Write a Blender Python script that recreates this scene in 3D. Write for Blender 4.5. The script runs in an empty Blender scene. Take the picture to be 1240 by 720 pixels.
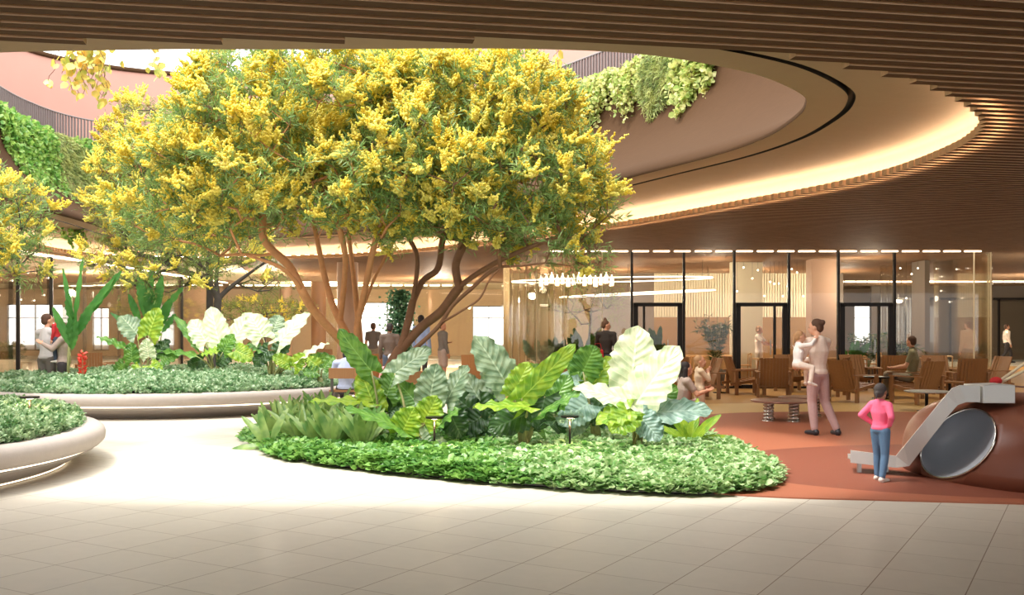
import bpy, bmesh, math, random
import numpy as np
from mathutils import Vector, Matrix, noise
random.seed(7); rng = np.random.default_rng(7)
C = bpy.context.scene.collection
SC = bpy.context.scene
PI = math.pi
F = 1210.0; YH = 395.0; EYE = 1.65; H = 3.67

# ---------------------------------------------------------------- camera, world, lights, exposure
cam = bpy.data.cameras.new('camera'); camo = bpy.data.objects.new('camera', cam); C.objects.link(camo)
camo.location = (0, 0, EYE); camo.rotation_euler = (PI/2, 0, 0)
cam.sensor_width = 36; cam.lens = 36*F/1240; cam.shift_y = (YH-360)/1240; cam.clip_end = 400
SC.camera = camo
SC.view_settings.view_transform = 'Standard'; SC.view_settings.look = 'None'
SC.view_settings.gamma = 1; SC.view_settings.use_curve_mapping = False
SC.view_settings.exposure = 0.62
W = bpy.data.worlds.new('world'); SC.world = W; W.use_nodes = True
bg = W.node_tree.nodes['Background']; bg.inputs[0].default_value = (.98, .98, .98, 1); bg.inputs[1].default_value = 2.2
def light(kind, name, loc, energy, color, size=.1, rot=(0,0,0), **k):
    l = bpy.data.lights.new(name, kind); o = bpy.data.objects.new(name, l); C.objects.link(o)
    l.energy = energy; l.color = color; o.location = loc; o.rotation_euler = rot
    if kind in ('SPOT', 'POINT'): l.shadow_soft_size = size
    if kind == 'AREA': l.size = size
    for a, b in k.items(): setattr(l, a, b)
    return o
sun = light('SUN', 'sun', (0, 0, 30), 2.0, (1, .95, .86)); sun.data.angle = math.radians(7)
sun.rotation_euler = Vector((.34, .08, -1)).to_track_quat('-Z', 'Y').to_euler()
sky_fill = light('AREA', 'daylight_fill', (-7, 7.5, 14), 1900, (1, .98, .96), 12, shape='RECTANGLE', size_y=9)  # daylight fill added above the opening, tilted to brighten the trees
sky_fill.rotation_euler = Vector((4.5, 8, -10)).to_track_quat('-Z', 'Y').to_euler()
WARM = (1, .88, .68)
for x, y, e in [(2,24.3,150),(5.5,24,170),(9,23.5,170),(12.5,23,170),(8,18.5,120),(8,13,100),(12,18,110),(-4,36,200)]:
    light('SPOT', 'warm_fill_spot', (x, y, 3.6), e, WARM, .12, spot_size=2.2, spot_blend=.9)  # warm fill spots added under the ceiling, no fittings
for x, y, e in [(2.6,29,60),(6,29.5,65),(10.4,29,65),(4,35,80),(8.5,35,110),(12,36,90),(16,27,90),(21,38,250),(19,45,160),(-16,25,230),(-17,31,280),(-17,39,280),(-9,37,400),(-3,41,450),(-9,47,400),(1,34,200),(4,50,260)]:
    light('POINT', 'interior_fill', (x, y, 2.9), e*1.7, WARM, .12)  # fill lights added to brighten the interior walls and ceilings
SC.cycles.use_denoising = True; SC.cycles.max_bounces = 7; SC.cycles.transparent_max_bounces = 16
SC.cycles.sample_clamp_indirect = 6; SC.cycles.caustics_reflective = False; SC.cycles.caustics_refractive = False

def P(px, py, D): return Vector(((px-620)*D/F, D, EYE+(YH-py)*D/F))
def G(px, py, z=0.0):
    D = (EYE-z)*F/(py-YH); return Vector(((px-620)*D/F, D, z))

# ---------------------------------------------------------------- materials
def nt(name):
    m = bpy.data.materials.new(name); m.use_nodes = True; t = m.node_tree; b = t.nodes['Principled BSDF']; return m, t, b
def rgb(r, g, b): return tuple(((c/255+.055)/1.055)**2.4 if c > 10 else c/255/12.92 for c in (r, g, b))+(1,)
def mat(name, col, rough=.6, metal=0, var=.12, scale=6, bump=0, bscale=60, spec=.4):
    m, t, b = nt(name); N = t.nodes; L = t.links
    b.inputs['Roughness'].default_value = rough; b.inputs['Metallic'].default_value = metal
    b.inputs['Specular IOR Level'].default_value = spec
    tc = N.new('ShaderNodeTexCoord'); nz = N.new('ShaderNodeTexNoise'); nz.inputs['Scale'].default_value = scale; nz.inputs['Detail'].default_value = 4
    L.new(tc.outputs['Object'], nz.inputs['Vector'])
    mx = N.new('ShaderNodeMix'); mx.data_type = 'RGBA'
    c = rgb(*col); mx.inputs[6].default_value = tuple(x*(1-var) for x in c[:3])+(1,); mx.inputs[7].default_value = tuple(min(1, x*(1+var)) for x in c[:3])+(1,)
    L.new(nz.outputs[0], mx.inputs[0]); L.new(mx.outputs[2], b.inputs['Base Color'])
    if bump:
        n2 = N.new('ShaderNodeTexNoise'); n2.inputs['Scale'].default_value = bscale; L.new(tc.outputs['Object'], n2.inputs['Vector'])
        bp = N.new('ShaderNodeBump'); bp.inputs['Strength'].default_value = bump; bp.inputs['Distance'].default_value = .01
        L.new(n2.outputs[0], bp.inputs['Height']); L.new(bp.outputs[0], b.inputs['Normal'])
    return m
def wood(name, col, axis=0, rough=.5, scale=3, var=.3, spec=.3):
    m, t, b = nt(name); N = t.nodes; L = t.links; b.inputs['Roughness'].default_value = rough; b.inputs['Specular IOR Level'].default_value = spec; b.inputs['Specular IOR Level'].default_value = spec
    tc = N.new('ShaderNodeTexCoord'); mp = N.new('ShaderNodeMapping'); s = [18*scale]*3; s[axis] = 1.2*scale; mp.inputs['Scale'].default_value = s
    L.new(tc.outputs['Object'], mp.inputs['Vector']); nz = N.new('ShaderNodeTexNoise'); nz.inputs['Scale'].default_value = 1; nz.inputs['Detail'].default_value = 5
    L.new(mp.outputs[0], nz.inputs['Vector']); mx = N.new('ShaderNodeMix'); mx.data_type = 'RGBA'; c = rgb(*col)
    mx.inputs[6].default_value = tuple(x*(1-var) for x in c[:3])+(1,); mx.inputs[7].default_value = tuple(min(1, x*(1+var)) for x in c[:3])+(1,)
    L.new(nz.outputs[0], mx.inputs[0]); L.new(mx.outputs[2], b.inputs['Base Color']); return m
def emis(name, col, s):
    m, t, b = nt(name); b.inputs['Base Color'].default_value = col+(1,) if len(col) == 3 else col
    b.inputs['Emission Color'].default_value = b.inputs['Base Color'].default_value; b.inputs['Emission Strength'].default_value = s; return m
def glassm(name, tint=(.96, .95, .92), refl=.06, rough=0.0):
    m, t, b = nt(name); N = t.nodes; L = t.links; N.remove(b); out = N['Material Output']
    tr = N.new('ShaderNodeBsdfTransparent'); tr.inputs[0].default_value = tint+(1,)
    gl = N.new('ShaderNodeBsdfGlossy'); gl.inputs['Roughness'].default_value = rough; gl.inputs[0].default_value = (1, 1, 1, 1)
    fr = N.new('ShaderNodeFresnel'); fr.inputs[0].default_value = 1.45
    ad = N.new('ShaderNodeMath'); ad.operation = 'MULTIPLY_ADD'; ad.inputs[1].default_value = .45; ad.inputs[2].default_value = (refl-.03)*.25; L.new(fr.outputs[0], ad.inputs[0])
    mx = N.new('ShaderNodeMixShader'); L.new(ad.outputs[0], mx.inputs[0]); L.new(tr.outputs[0], mx.inputs[1]); L.new(gl.outputs[0], mx.inputs[2]); L.new(mx.outputs[0], out.inputs[0]); return m
def leafm(name, col, col2=None, rough=.4, transl=.35, veins=False, var=.25, scale=9):
    """leaf: principled + translucent; with veins the uv (u along midrib, v across) draws them"""
    m, t, b = nt(name); N = t.nodes; L = t.links; out = N['Material Output']; b.inputs['Roughness'].default_value = rough
    tc = N.new('ShaderNodeTexCoord'); nz = N.new('ShaderNodeTexNoise'); nz.inputs['Scale'].default_value = scale; nz.inputs['Detail'].default_value = 2
    L.new(tc.outputs['Object'], nz.inputs['Vector']); mx = N.new('ShaderNodeMix'); mx.data_type = 'RGBA'
    c = rgb(*col); d = rgb(*col2) if col2 else tuple(x*(1-var) for x in c[:3])+(1,)
    rp = N.new('ShaderNodeMapRange'); rp.inputs[1].default_value = .38; rp.inputs[2].default_value = .62; L.new(nz.outputs[0], rp.inputs[0])
    mx.inputs[6].default_value = c; mx.inputs[7].default_value = d; L.new(rp.outputs[0], mx.inputs[0]); res = mx.outputs[2]
    if veins:
        sp = N.new('ShaderNodeSeparateXYZ'); L.new(tc.outputs['UV'], sp.inputs[0])
        def mth(op, a, bb, cc=None):
            q = N.new('ShaderNodeMath'); q.operation = op
            for i, v in enumerate((a, bb, cc)):
                if v is None: continue
                if isinstance(v, (int, float)): q.inputs[i].default_value = v
                else: L.new(v, q.inputs[i])
            return q.outputs[0]
        av = mth('ABSOLUTE', mth('SUBTRACT', sp.outputs[1], .5), 0); av = mth('MULTIPLY', av, 2.0)
        s = mth('SINE', mth('MULTIPLY', mth('SUBTRACT', sp.outputs[0], mth('MULTIPLY', av, .30)), 2*PI*8), 0)
        ln = mth('GREATER_THAN', s, .93); mid = mth('LESS_THAN', av, .045); tot = mth('MAXIMUM', mth('MULTIPLY', ln, .55), mid)
        m2 = N.new('ShaderNodeMix'); m2.data_type = 'RGBA'; L.new(tot, m2.inputs[0]); L.new(res, m2.inputs[6])
        m2.inputs[7].default_value = tuple(min(1, x*1.15+.05) for x in c[:3])+(1,); res = m2.outputs[2]
        bp = N.new('ShaderNodeBump'); bp.inputs['Strength'].default_value = .35; bp.inputs['Distance'].default_value = .010; L.new(s, bp.inputs['Height']); L.new(bp.outputs[0], b.inputs['Normal'])
    L.new(res, b.inputs['Base Color']); tl = N.new('ShaderNodeBsdfTranslucent'); L.new(res, tl.inputs[0])
    ms = N.new('ShaderNodeMixShader'); ms.inputs[0].default_value = transl; L.new(b.outputs[0], ms.inputs[1]); L.new(tl.outputs[0], ms.inputs[2]); L.new(ms.outputs[0], out.inputs[0]); return m

def tile_floor():
    m, t, b = nt('floor_tiles'); N = t.nodes; L = t.links
    tc = N.new('ShaderNodeTexCoord'); sp = N.new('ShaderNodeSeparateXYZ'); L.new(tc.outputs['Object'], sp.inputs[0])
    def mth(op, a, bb=0, cc=None):
        q = N.new('ShaderNodeMath'); q.operation = op
        for i, v in enumerate((a, bb, cc)):
            if v is None: continue
            if isinstance(v, (int, float)): q.inputs[i].default_value = v
            else: L.new(v, q.inputs[i])
        return q.outputs[0]
    def fam(nx, ny, ph, sp_):
        d = mth('ADD', mth('MULTIPLY', sp.outputs[0], nx), mth('MULTIPLY', sp.outputs[1], ny))
        w = mth('MULTIPLY', mth('SUBTRACT', d, ph), 1/sp_); fr = mth('FRACT', w); fl = mth('FLOOR', w)
        e = mth('MINIMUM', fr, mth('SUBTRACT', 1, fr)); return mth('LESS_THAN', e, .0065), fl
    a, fa = fam(.8645, -.503, -1.787, .553); c, fc = fam(.503, .8645, 4.389, .557)
    j = mth('MAXIMUM', a, mth('MULTIPLY', c, .75))
    wn = N.new('ShaderNodeTexWhiteNoise'); wn.noise_dimensions = '2D'; cb = N.new('ShaderNodeCombineXYZ'); L.new(fa, cb.inputs[0]); L.new(fc, cb.inputs[1]); L.new(cb.outputs[0], wn.inputs['Vector'])
    nz = N.new('ShaderNodeTexNoise'); nz.inputs['Scale'].default_value = 7; nz.inputs['Detail'].default_value = 8; nz.inputs['Roughness'].default_value = .7; L.new(tc.outputs['Object'], nz.inputs['Vector'])
    f = mth('ADD', mth('MULTIPLY', wn.outputs[0], .25), mth('MULTIPLY', nz.outputs[0], .75))
    mx = N.new('ShaderNodeMix'); mx.data_type = 'RGBA'; mx.inputs[6].default_value = rgb(194, 187, 173); mx.inputs[7].default_value = rgb(213, 205, 190); L.new(f, mx.inputs[0])
    m2 = N.new('ShaderNodeMix'); m2.data_type = 'RGBA'; L.new(mx.outputs[2], m2.inputs[6]); m2.inputs[7].default_value = rgb(120, 95, 70); L.new(mth('MULTIPLY', j, .85), m2.inputs[0])
    L.new(m2.outputs[2], b.inputs['Base Color']); b.inputs['Roughness'].default_value = .5; b.inputs['Specular IOR Level'].default_value = .3; return m

M = {}
M['floor'] = tile_floor()
M['plaster'] = mat('plaster', (164, 137, 110), .8, var=.05, bump=.25, bscale=25)
M['fascia'] = mat('bronze_plaster', (76, 55, 38), .85, var=.08, bump=.3, bscale=14, spec=.08)
M['pink'] = mat('pink_plaster', (196, 152, 138), .8, var=.06, scale=1)
M['pale'] = mat('pale_plaster', (235, 215, 200), .8, var=.03)
M['beige'] = mat('beige_plaster', (196, 170, 140), .7, var=.05)
M['slat'] = wood('slat_wood_shaded', (94, 66, 44), 0, .7, 1, spec=.08)  # slat undersides, their shade put into the colour
M['slat_side_lit'] = wood('slat_wood_lit', (192, 158, 124), 0, .55, 1)  # slat sides, same wood painted paler for the light falling on them
M['concrete'] = mat('concrete', (176, 166, 158), .75, var=.08, scale=12, bump=.2, bscale=90)
M['terra'] = mat('terracotta_rubber', (166, 98, 70), .6, var=.05, scale=20, bump=.12, bscale=300)
M['terra_dark'] = mat('dark_terracotta_rubber', (134, 74, 54), .6, var=.05, scale=20, bump=.12, bscale=300)
M['dome'] = mat('clay_coating', (112, 64, 46), .38, var=.06, scale=4, bump=.08, bscale=200)
M['ochre'] = mat('ochre_floor', (176, 132, 72), .6, var=.08, scale=20)
M['ochre_light'] = mat('pale_ochre_floor', (212, 176, 112), .6, var=.05, scale=20)
M['soil'] = mat('soil', (60, 46, 32), .9, var=.3, scale=30, bump=.6)
M['black'] = mat('black_metal', (34, 28, 24), .4, .5, var=.05)
M['rail'] = mat('rail_metal', (128, 120, 120), .5, .1, var=.05)
M['grey'] = mat('grey_metal', (90, 86, 82), .35, .8, var=.05)
M['steel'] = mat('brushed_steel', (176, 178, 176), .34, .75, var=.05, scale=3)
M['silver'] = mat('silver_paint', (190, 190, 186), .45, .35, var=.03)
M['tube'] = mat('tube_steel', (196, 200, 206), .4, .05, var=.05)
M['chrome'] = mat('chrome', (225, 222, 216), .12, 1, var=.02)
M['chair'] = wood('chair_oak', (156, 114, 76), 2, .45, 3, .18)
M['chair_light'] = wood('chair_pale_oak', (206, 162, 112), 2, .45, 3, .15)
M['wall_tan'] = mat('tan_wall', (146, 128, 98), .7, var=.06)
M['wall_grey'] = mat('taupe_wall', (124, 110, 96), .7, var=.06)
M['panel'] = wood('panel_wood', (146, 112, 72), 0, .5, .3)
M['column_pink'] = mat('rose_column', (176, 142, 118), .6, var=.05)
M['column_brown'] = mat('brown_column', (132, 94, 66), .5, var=.05)
M['cream'] = mat('cream', (218, 206, 176), .6, var=.04)
M['led'] = emis('led_warm', (1, .84, .60), 4.5)
M['led_soft'] = emis('led_soft', (1, .84, .62), 2.2)
M['led_cove'] = emis('led_cove', (1, .83, .60), 17)
M['led_white'] = emis('led_white', (1, .90, .74), 3)
M['glass'] = glassm('glass'); M['glass_tint'] = glassm('glass_curved', (.95, .93, .88), .09)
M['bark_gold'] = mat('golden_bark', (200, 142, 96), .7, var=.25, scale=14, bump=.5, bscale=50)
M['bark_dark'] = mat('dark_bark', (136, 98, 72), .75, var=.25, scale=14, bump=.5, bscale=50)
M['bark_grey'] = mat('grey_bark', (84, 76, 72), .8, var=.2, scale=14, bump=.5, bscale=50)
M['leaf_tree'] = leafm('narrow_leaf', (156, 182, 108), (106, 144, 76), .45, .38)
M['leaf_tree_dim'] = leafm('fine_leaf', (150, 168, 84), (100, 130, 66), .5, .35)
M['flower'] = leafm('yellow_blossom', (255, 247, 140), (255, 236, 98), .6, .4, scale=4)
M['al_pale'] = leafm('pale_leaf', (232, 238, 200), (200, 218, 172), .35, .3, True)
M['al_lime'] = leafm('lime_leaf', (168, 196, 60), (122, 168, 50), .35, .4, True)
M['al_green'] = leafm('green_leaf', (112, 158, 62), (78, 128, 52), .35, .35, True)
M['al_grey'] = leafm('grey_green_leaf', (140, 160, 124), (104, 132, 98), .38, .28, True)
M['al_blue'] = leafm('blue_green_leaf', (150, 178, 162), (112, 146, 130), .35, .28, True)
M['al_dark'] = leafm('dark_leaf', (62, 98, 46), (42, 76, 38), .35, .3, True)
M['petiole'] = mat('petiole', (150, 150, 100), .5, var=.1)
M['gc_a'] = leafm('groundcover_leaf', (146, 190, 96), (90, 146, 66), .4, .3, scale=5)
M['gc_b'] = leafm('groundcover_leaf_silver', (206, 226, 172), (116, 168, 88), .45, .3, scale=14)
M['strap'] = leafm('strap_leaf', (158, 184, 104), (96, 138, 70), .35, .3, scale=5)
M['palm'] = leafm('palm_leaf', (72, 96, 44), (52, 76, 36), .5, .3)
M['canna'] = leafm('canna_leaf', (92, 152, 70), (66, 124, 56), .4, .35, scale=2)
M['vine'] = leafm('vine_leaf', (232, 230, 160), (160, 188, 96), .45, .4, scale=7)
M['vine_gold'] = leafm('golden_vine_leaf', (250, 214, 110), (168, 180, 80), .45, .4, scale=7)
M['feather'] = leafm('feathery_leaf', (190, 196, 120), (130, 150, 84), .5, .35, scale=5)
M['ivy'] = leafm('ivy_leaf', (176, 208, 110), (104, 160, 72), .45, .4, scale=5)
M['red'] = mat('red_flower', (226, 72, 58), .5)
M['twig'] = mat('twig', (120, 84, 70), .7)
def skin(n, c): return mat(n, c, .5, var=.04, scale=8)
M['skin'] = skin('skin', (214, 160, 130)); M['skin_tan'] = skin('skin_tan', (186, 130, 100)); M['skin_dark'] = skin('skin_dark', (140, 92, 66))
for n, c in dict(hair_brown=(84, 58, 42), hair_dark=(44, 36, 36), hair_blond=(168, 128, 88), hair_grey=(70, 62, 60), pink_cloth=(244, 110, 146), denim=(92, 124, 156), denim_dark=(70, 80, 98), cream_cloth=(232, 214, 198),
                 lilac_cloth=(184, 154, 152), white_cloth=(240, 234, 228), brown_cloth=(92, 76, 66), olive_cloth=(138, 134, 102), khaki=(150, 138, 118), grey_cloth=(112, 104, 96), dark_cloth=(56, 50, 50), blue_cloth=(150, 168, 206), taupe_cloth=(170, 150, 138),
                 lightblue=(176, 188, 220), stone_cloth=(200, 194, 190), black_cloth=(44, 38, 36), red_cloth=(180, 40, 44), beige_cloth=(204, 180, 150), rose_cloth=(226, 160, 160)).items():
    M[n] = mat(n, c, .75, var=.1, scale=25, bump=.15, bscale=60)
M['shoe_dark'] = mat('shoe_dark', (48, 48, 54), .4); M['shoe_white'] = mat('shoe_white', (232, 222, 212), .5); M['eye'] = mat('eye', (30, 24, 22), .3); M['lip'] = mat('lip', (176, 92, 84), .5)

# ---------------------------------------------------------------- mesh helpers
class MB:
    def __init__(s): s.v = []; s.f = []; s.m = []; s.uv = None
    def add(s, vs, fs, mi=0):
        o = len(s.v); s.v += [tuple(v) for v in vs]; s.f += [tuple(i+o for i in f) for f in fs]; s.m += [mi]*len(fs); return s
    def box(s, a, b, mi=0, R=None, t=(0, 0, 0)):
        x0, y0, z0 = a; x1, y1, z1 = b
        vs = [Vector(p) for p in ((x0,y0,z0),(x1,y0,z0),(x1,y1,z0),(x0,y1,z0),(x0,y0,z1),(x1,y0,z1),(x1,y1,z1),(x0,y1,z1))]
        if R is not None: vs = [R @ v + Vector(t) for v in vs]
        return s.add(vs, [(0,3,2,1),(4,5,6,7),(0,1,5,4),(1,2,6,5),(2,3,7,6),(3,0,4,7)], mi)
    def tube(s, pts, rad, n=8, mi=0, cap=True):
        pts = [Vector(p) for p in pts]; rad = [rad]*len(pts) if isinstance(rad, (int, float)) else rad
        vs = []; up = None
        for i, p in enumerate(pts):
            d = (pts[min(i+1, len(pts)-1)]-pts[max(i-1, 0)])
            d = d.normalized() if d.length > 1e-9 else Vector((0, 0, 1))
            if up is None: up = Vector((0, 0, 1)) if abs(d.z) < .9 else Vector((1, 0, 0))
            a = d.cross(up); a = a.normalized() if a.length > 1e-6 else d.orthogonal().normalized(); b = a.cross(d).normalized(); up = b
            for k in range(n):
                t = 2*PI*k/n; vs.append(p+(a*math.cos(t)+b*math.sin(t))*rad[i])
        fs = [(i*n+k, i*n+(k+1) % n, (i+1)*n+(k+1) % n, (i+1)*n+k) for i in range(len(pts)-1) for k in range(n)]
        if cap: fs += [tuple(reversed(range(n))), tuple((len(pts)-1)*n+k for k in range(n))]
        return s.add(vs, fs, mi)
    def lathe(s, prof, n=32, mi=0, c=(0, 0, 0), sx=1, sy=1):
        vs = [(c[0]+r*math.cos(2*PI*k/n)*sx, c[1]+r*math.sin(2*PI*k/n)*sy, c[2]+z) for r, z in prof for k in range(n)]
        fs = [(i*n+k, i*n+(k+1) % n, (i+1)*n+(k+1) % n, (i+1)*n+k) for i in range(len(prof)-1) for k in range(n)]
        return s.add(vs, fs, mi)
    def ell(s, c, r, R=None, n=12, mi=0):
        vs = []; c = Vector(c); m = n//2+1
        for i in range(m+1):
            t = PI*i/m
            for k in range(n):
                p = Vector((r[0]*math.sin(t)*math.cos(2*PI*k/n), r[1]*math.sin(t)*math.sin(2*PI*k/n), r[2]*math.cos(t)))
                vs.append(c+(R @ p if R is not None else p))
        return s.add(vs, [(i*n+k, (i+1)*n+k, (i+1)*n+(k+1) % n, i*n+(k+1) % n) for i in range(m) for k in range(n)], mi)
    def prism(s, pts, z0, z1, mi=0):
        n = len(pts); vs = [(x, y, z0) for x, y in pts]+[(x, y, z1) for x, y in pts]
        return s.add(vs, [tuple(reversed(range(n))), tuple(range(n, 2*n))]+[(i, (i+1) % n, n+(i+1) % n, n+i) for i in range(n)], mi)
    def build(s, name, mats, parent=None, smooth=False, loc=None, bevel=0):
        me = bpy.data.meshes.new(name); me.from_pydata(s.v, [], s.f)
        mats = mats if isinstance(mats, (list, tuple)) else [mats]
        for m in mats: me.materials.append(m)
        if len(mats) > 1: me.polygons.foreach_set('material_index', s.m)
        if s.uv:
            l = me.uv_layers.new(name='uv'); idx = np.zeros(len(me.loops), dtype=np.int32); me.loops.foreach_get('vertex_index', idx)
            l.data.foreach_set('uv', np.array(s.uv)[idx].ravel())
        if smooth: me.polygons.foreach_set('use_smooth', [True]*len(s.f))
        me.validate(); me.update()
        o = bpy.data.objects.new(name, me); C.objects.link(o)
        if parent is not None: o.parent = parent
        if loc is not None: o.location = loc
        if bevel:
            b = o.modifiers.new('bevel', 'BEVEL'); b.width = bevel; b.segments = 2; b.limit_method = 'ANGLE'
        return o
def npmesh(name, V, Fc, m, parent=None, smooth=False):
    me = bpy.data.meshes.new(name); k = Fc.shape[1]
    me.vertices.add(len(V)); me.vertices.foreach_set('co', np.ascontiguousarray(V, dtype=np.float32).ravel())
    me.loops.add(Fc.size); me.loops.foreach_set('vertex_index', np.ascontiguousarray(Fc, dtype=np.int32).ravel())
    me.polygons.add(len(Fc)); me.polygons.foreach_set('loop_start', np.arange(0, Fc.size, k, dtype=np.int32))
    if smooth: me.polygons.foreach_set('use_smooth', np.ones(len(Fc), dtype=bool))
    me.materials.append(m); me.update(calc_edges=True)
    o = bpy.data.objects.new(name, me); C.objects.link(o)
    if parent is not None: o.parent = parent
    return o
def frames(d, rnd=True):
    """(n,3) directions -> (n,3,3) rotation matrices whose x axis is d"""
    d = d/np.maximum(np.linalg.norm(d, axis=1, keepdims=True), 1e-9); r = rng.normal(size=d.shape) if rnd else np.tile([0, 0, 1.], (len(d), 1))
    y = np.cross(r, d); y /= np.maximum(np.linalg.norm(y, axis=1, keepdims=True), 1e-9); z = np.cross(d, y)
    return np.stack([d, y, z], axis=2)
def scatter(tv, tf, Pn, R, S):
    tv = np.array(tv, float); tf = np.array(tf); n = len(Pn)
    if np.ndim(S) == 1: S = np.repeat(np.asarray(S)[:, None], 3, 1)
    V = np.einsum('nij,nvj->nvi', R, tv[None]*S[:, None, :])+Pn[:, None, :]
    return V.reshape(-1, 3), (tf[None]+(np.arange(n)*len(tv))[:, None, None]).reshape(-1, tf.shape[1])
LEAF_V = [(0,0,0),(.35,.5,.06),(1,0,-.08),(.35,-.5,.06)]; LEAF_F = [(0,1,2,3)]
def prop(o, label=None, cat=None, group=None, kind=None):
    if label: o['label'] = label
    if cat: o['category'] = cat
    if group: o['group'] = group
    if kind: o['kind'] = kind
    return o
def thing(name, label, cat, loc=(0, 0, 0), rz=0, group=None):
    o = bpy.data.objects.new(name, None); o.empty_display_size = .1; C.objects.link(o); o.location = loc; o.rotation_euler = (0, 0, rz)
    return prop(o, label, cat, group)
def struct(o): o['kind'] = 'structure'; return o
def kids(o): return [c for c in bpy.data.objects if c.parent == o]
def dup(root, loc, rz, label, group=None, scale=1):
    r = root.copy(); C.objects.link(r); r.location = loc; r.rotation_euler = (0, 0, rz); r.scale = (scale,)*3; r['label'] = label
    if group: r['group'] = group
    for ch in kids(root):
        c = ch.copy(); C.objects.link(c); c.parent = r
        for g in kids(ch):
            d = g.copy(); C.objects.link(d); d.parent = c
    return r
def catmull(pts, n, closed=True):
    pts = [Vector(p) for p in pts]; out = []; N = len(pts); segs = N if closed else N-1
    for i in range(segs):
        g = (lambda j: pts[j % N]) if closed else (lambda j: pts[max(0, min(N-1, j))])
        a, b, c, d = g(i-1), g(i), g(i+1), g(i+2)
        for k in range(n):
            t = k/n; out.append(.5*((2*b)+(c-a)*t+(2*a-5*b+4*c-d)*t*t+(3*b-a-3*c+d)*t**3))
    if not closed: out.append(pts[-1])
    return out
def inside(x, y, poly):
    r = False; n = len(poly)
    for i in range(n):
        x0, y0 = poly[i][:2]; x1, y1 = poly[(i+1) % n][:2]
        if (y0 > y) != (y1 > y) and x < (x1-x0)*(y-y0)/(y1-y0)+x0: r = not r
    return r

# ---------------------------------------------------------------- the setting: floors
MB().add([(-60,-10,0),(60,-10,0),(60,90,0),(-60,90,0)], [(0,1,2,3)]).build('floor', M['floor'])['kind'] = 'structure'
def blob(pts, z, h, m, name, n=8):
    o = MB().prism([tuple(p)[:2] for p in catmull([(x, y, 0) for x, y in pts], n)], z, h, 0).build(name, m); return struct(o)
blob([(2.5,20.6),(4.3,20.0),(7,19.9),(11,20.0),(15,20.0),(22,19),(30,19),(30,40),(10,40),(0,40),(-5,38),(-6,27),(-2,23)], -.02, .004, M['ochre'], 'floor_ochre')
blob([(1.0,19.5),(3,20.9),(7,21.6),(11,21.5),(15,20.8),(18,17.5),(15,12),(9,10),(3,12),(1,15)], -.02, .008, M['ochre_light'], 'floor_pale_ochre')
blob([(1.6,10.6),(1.95,9.9),(2.6,9.6),(3.5,9.45),(5,9.22),(7,9.1),(9.5,9.8),(12,12.4),(12.5,16),(10.5,18.4),(8,19.1),(5.5,19.2),(3.8,18.7),(2.5,17),(1.6,13)], -.02, .013, M['terra'], 'floor_terracotta')
b = MB()
cx, cy = 6.0, 11.65
prof = [(1.0, 0), (.93, .012), (.8, .025), (.6, .035), (.35, .04), (0.001, .042)]
b.lathe([(r, z) for r, z in prof], 64, c=(cx, cy, .011), sx=3.7, sy=2.3)
struct(b.build('floor_mound', M['terra_dark'], smooth=True))

# ---------------------------------------------------------------- the atrium: slat ceiling, rings, fascia
RING = [(-3.5,7.14),(-2.0,7.12),(0.1,7.1),(1.5,7.3),(2.55,7.76),(3.67,8.58),(4.6,9.78),(4.98,10.86),(5.08,12),(5.0,13.3),(4.6,14.8),(3.8,16.6),(2.1,20.2),(-0.5,24.3),(-3,27.4),(-5.6,29.2),(-9,30.2),(-11.6,29.3),(-12.2,27),(-11.8,23.5),(-11.6,20),(-11.2,15.5),(-10,11.2),(-7.6,8.2),(-5.4,7.35)]
R0 = catmull([(x, y, 0) for x, y in RING], 8)
def ring_normals(P0):
    n = len(P0); out = []
    for i in range(n):
        t = (P0[(i+1) % n]-P0[i-1]).normalized(); out.append(Vector((t.y, -t.x, 0)))   # outward for a counter-clockwise loop
    for _ in range(6): out = [(out[i-1]+out[i]*2+out[(i+1) % n]).normalized() for i in range(n)]
    return out
N0 = ring_normals(R0)
def loft(rows, name, m, rng_=None, thick=0, smooth=True):
    n = len(R0); vs = []; fs = []
    for off, z in rows: vs += [R0[i]+N0[i]*off+Vector((0, 0, z)) for i in range(n)]
    for r in range(len(rows)-1):
        for i in range(n):
            if rng_ and not rng_(R0[i]): continue
            j = (i+1) % n; fs.append((r*n+i, r*n+j, (r+1)*n+j, (r+1)*n+i))
    o = MB().add(vs, fs).build(name, m, smooth=smooth)
    if thick: md = o.modifiers.new('s', 'SOLIDIFY'); md.thickness = thick
    return struct(o)
ZB = H+.085                       # top of the slats
slat_h = .085; pitch = .175; sw = .108; ang = math.radians(10.3)
ca, sa = math.cos(ang), math.sin(ang)
polyr = [(p.x*ca+p.y*sa, -p.x*sa+p.y*ca) for p in R0]
b = MB()
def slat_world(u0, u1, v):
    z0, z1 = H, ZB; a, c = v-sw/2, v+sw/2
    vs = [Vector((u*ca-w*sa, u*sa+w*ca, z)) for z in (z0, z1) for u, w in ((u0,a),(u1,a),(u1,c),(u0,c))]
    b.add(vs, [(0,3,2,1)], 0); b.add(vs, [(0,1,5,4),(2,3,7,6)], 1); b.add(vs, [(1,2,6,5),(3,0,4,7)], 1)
v = .2
while v < 46:
    xs = []
    for i in range(len(polyr)):
        (u0, v0), (u1, v1) = polyr[i], polyr[(i+1) % len(polyr)]
        if (v0 > v) != (v1 > v): xs.append(u0+(v-v0)/(v1-v0)*(u1-u0))
    xs.sort(); cuts = [-40.0]+xs+[40.0]
    for k in range(0, len(cuts)-1, 2):
        a, c = cuts[k], cuts[k+1]
        if v > 26.4:                                 # behind the shop front the ceiling is plain on the left
            a = max(a, -3.0 if v > 31 else a); 
        if c-a > .05: slat_world(a, c, v)
    v += pitch
struct(b.build('ceiling_slats', [M['slat'], M['slat_side_lit']]))
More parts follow.
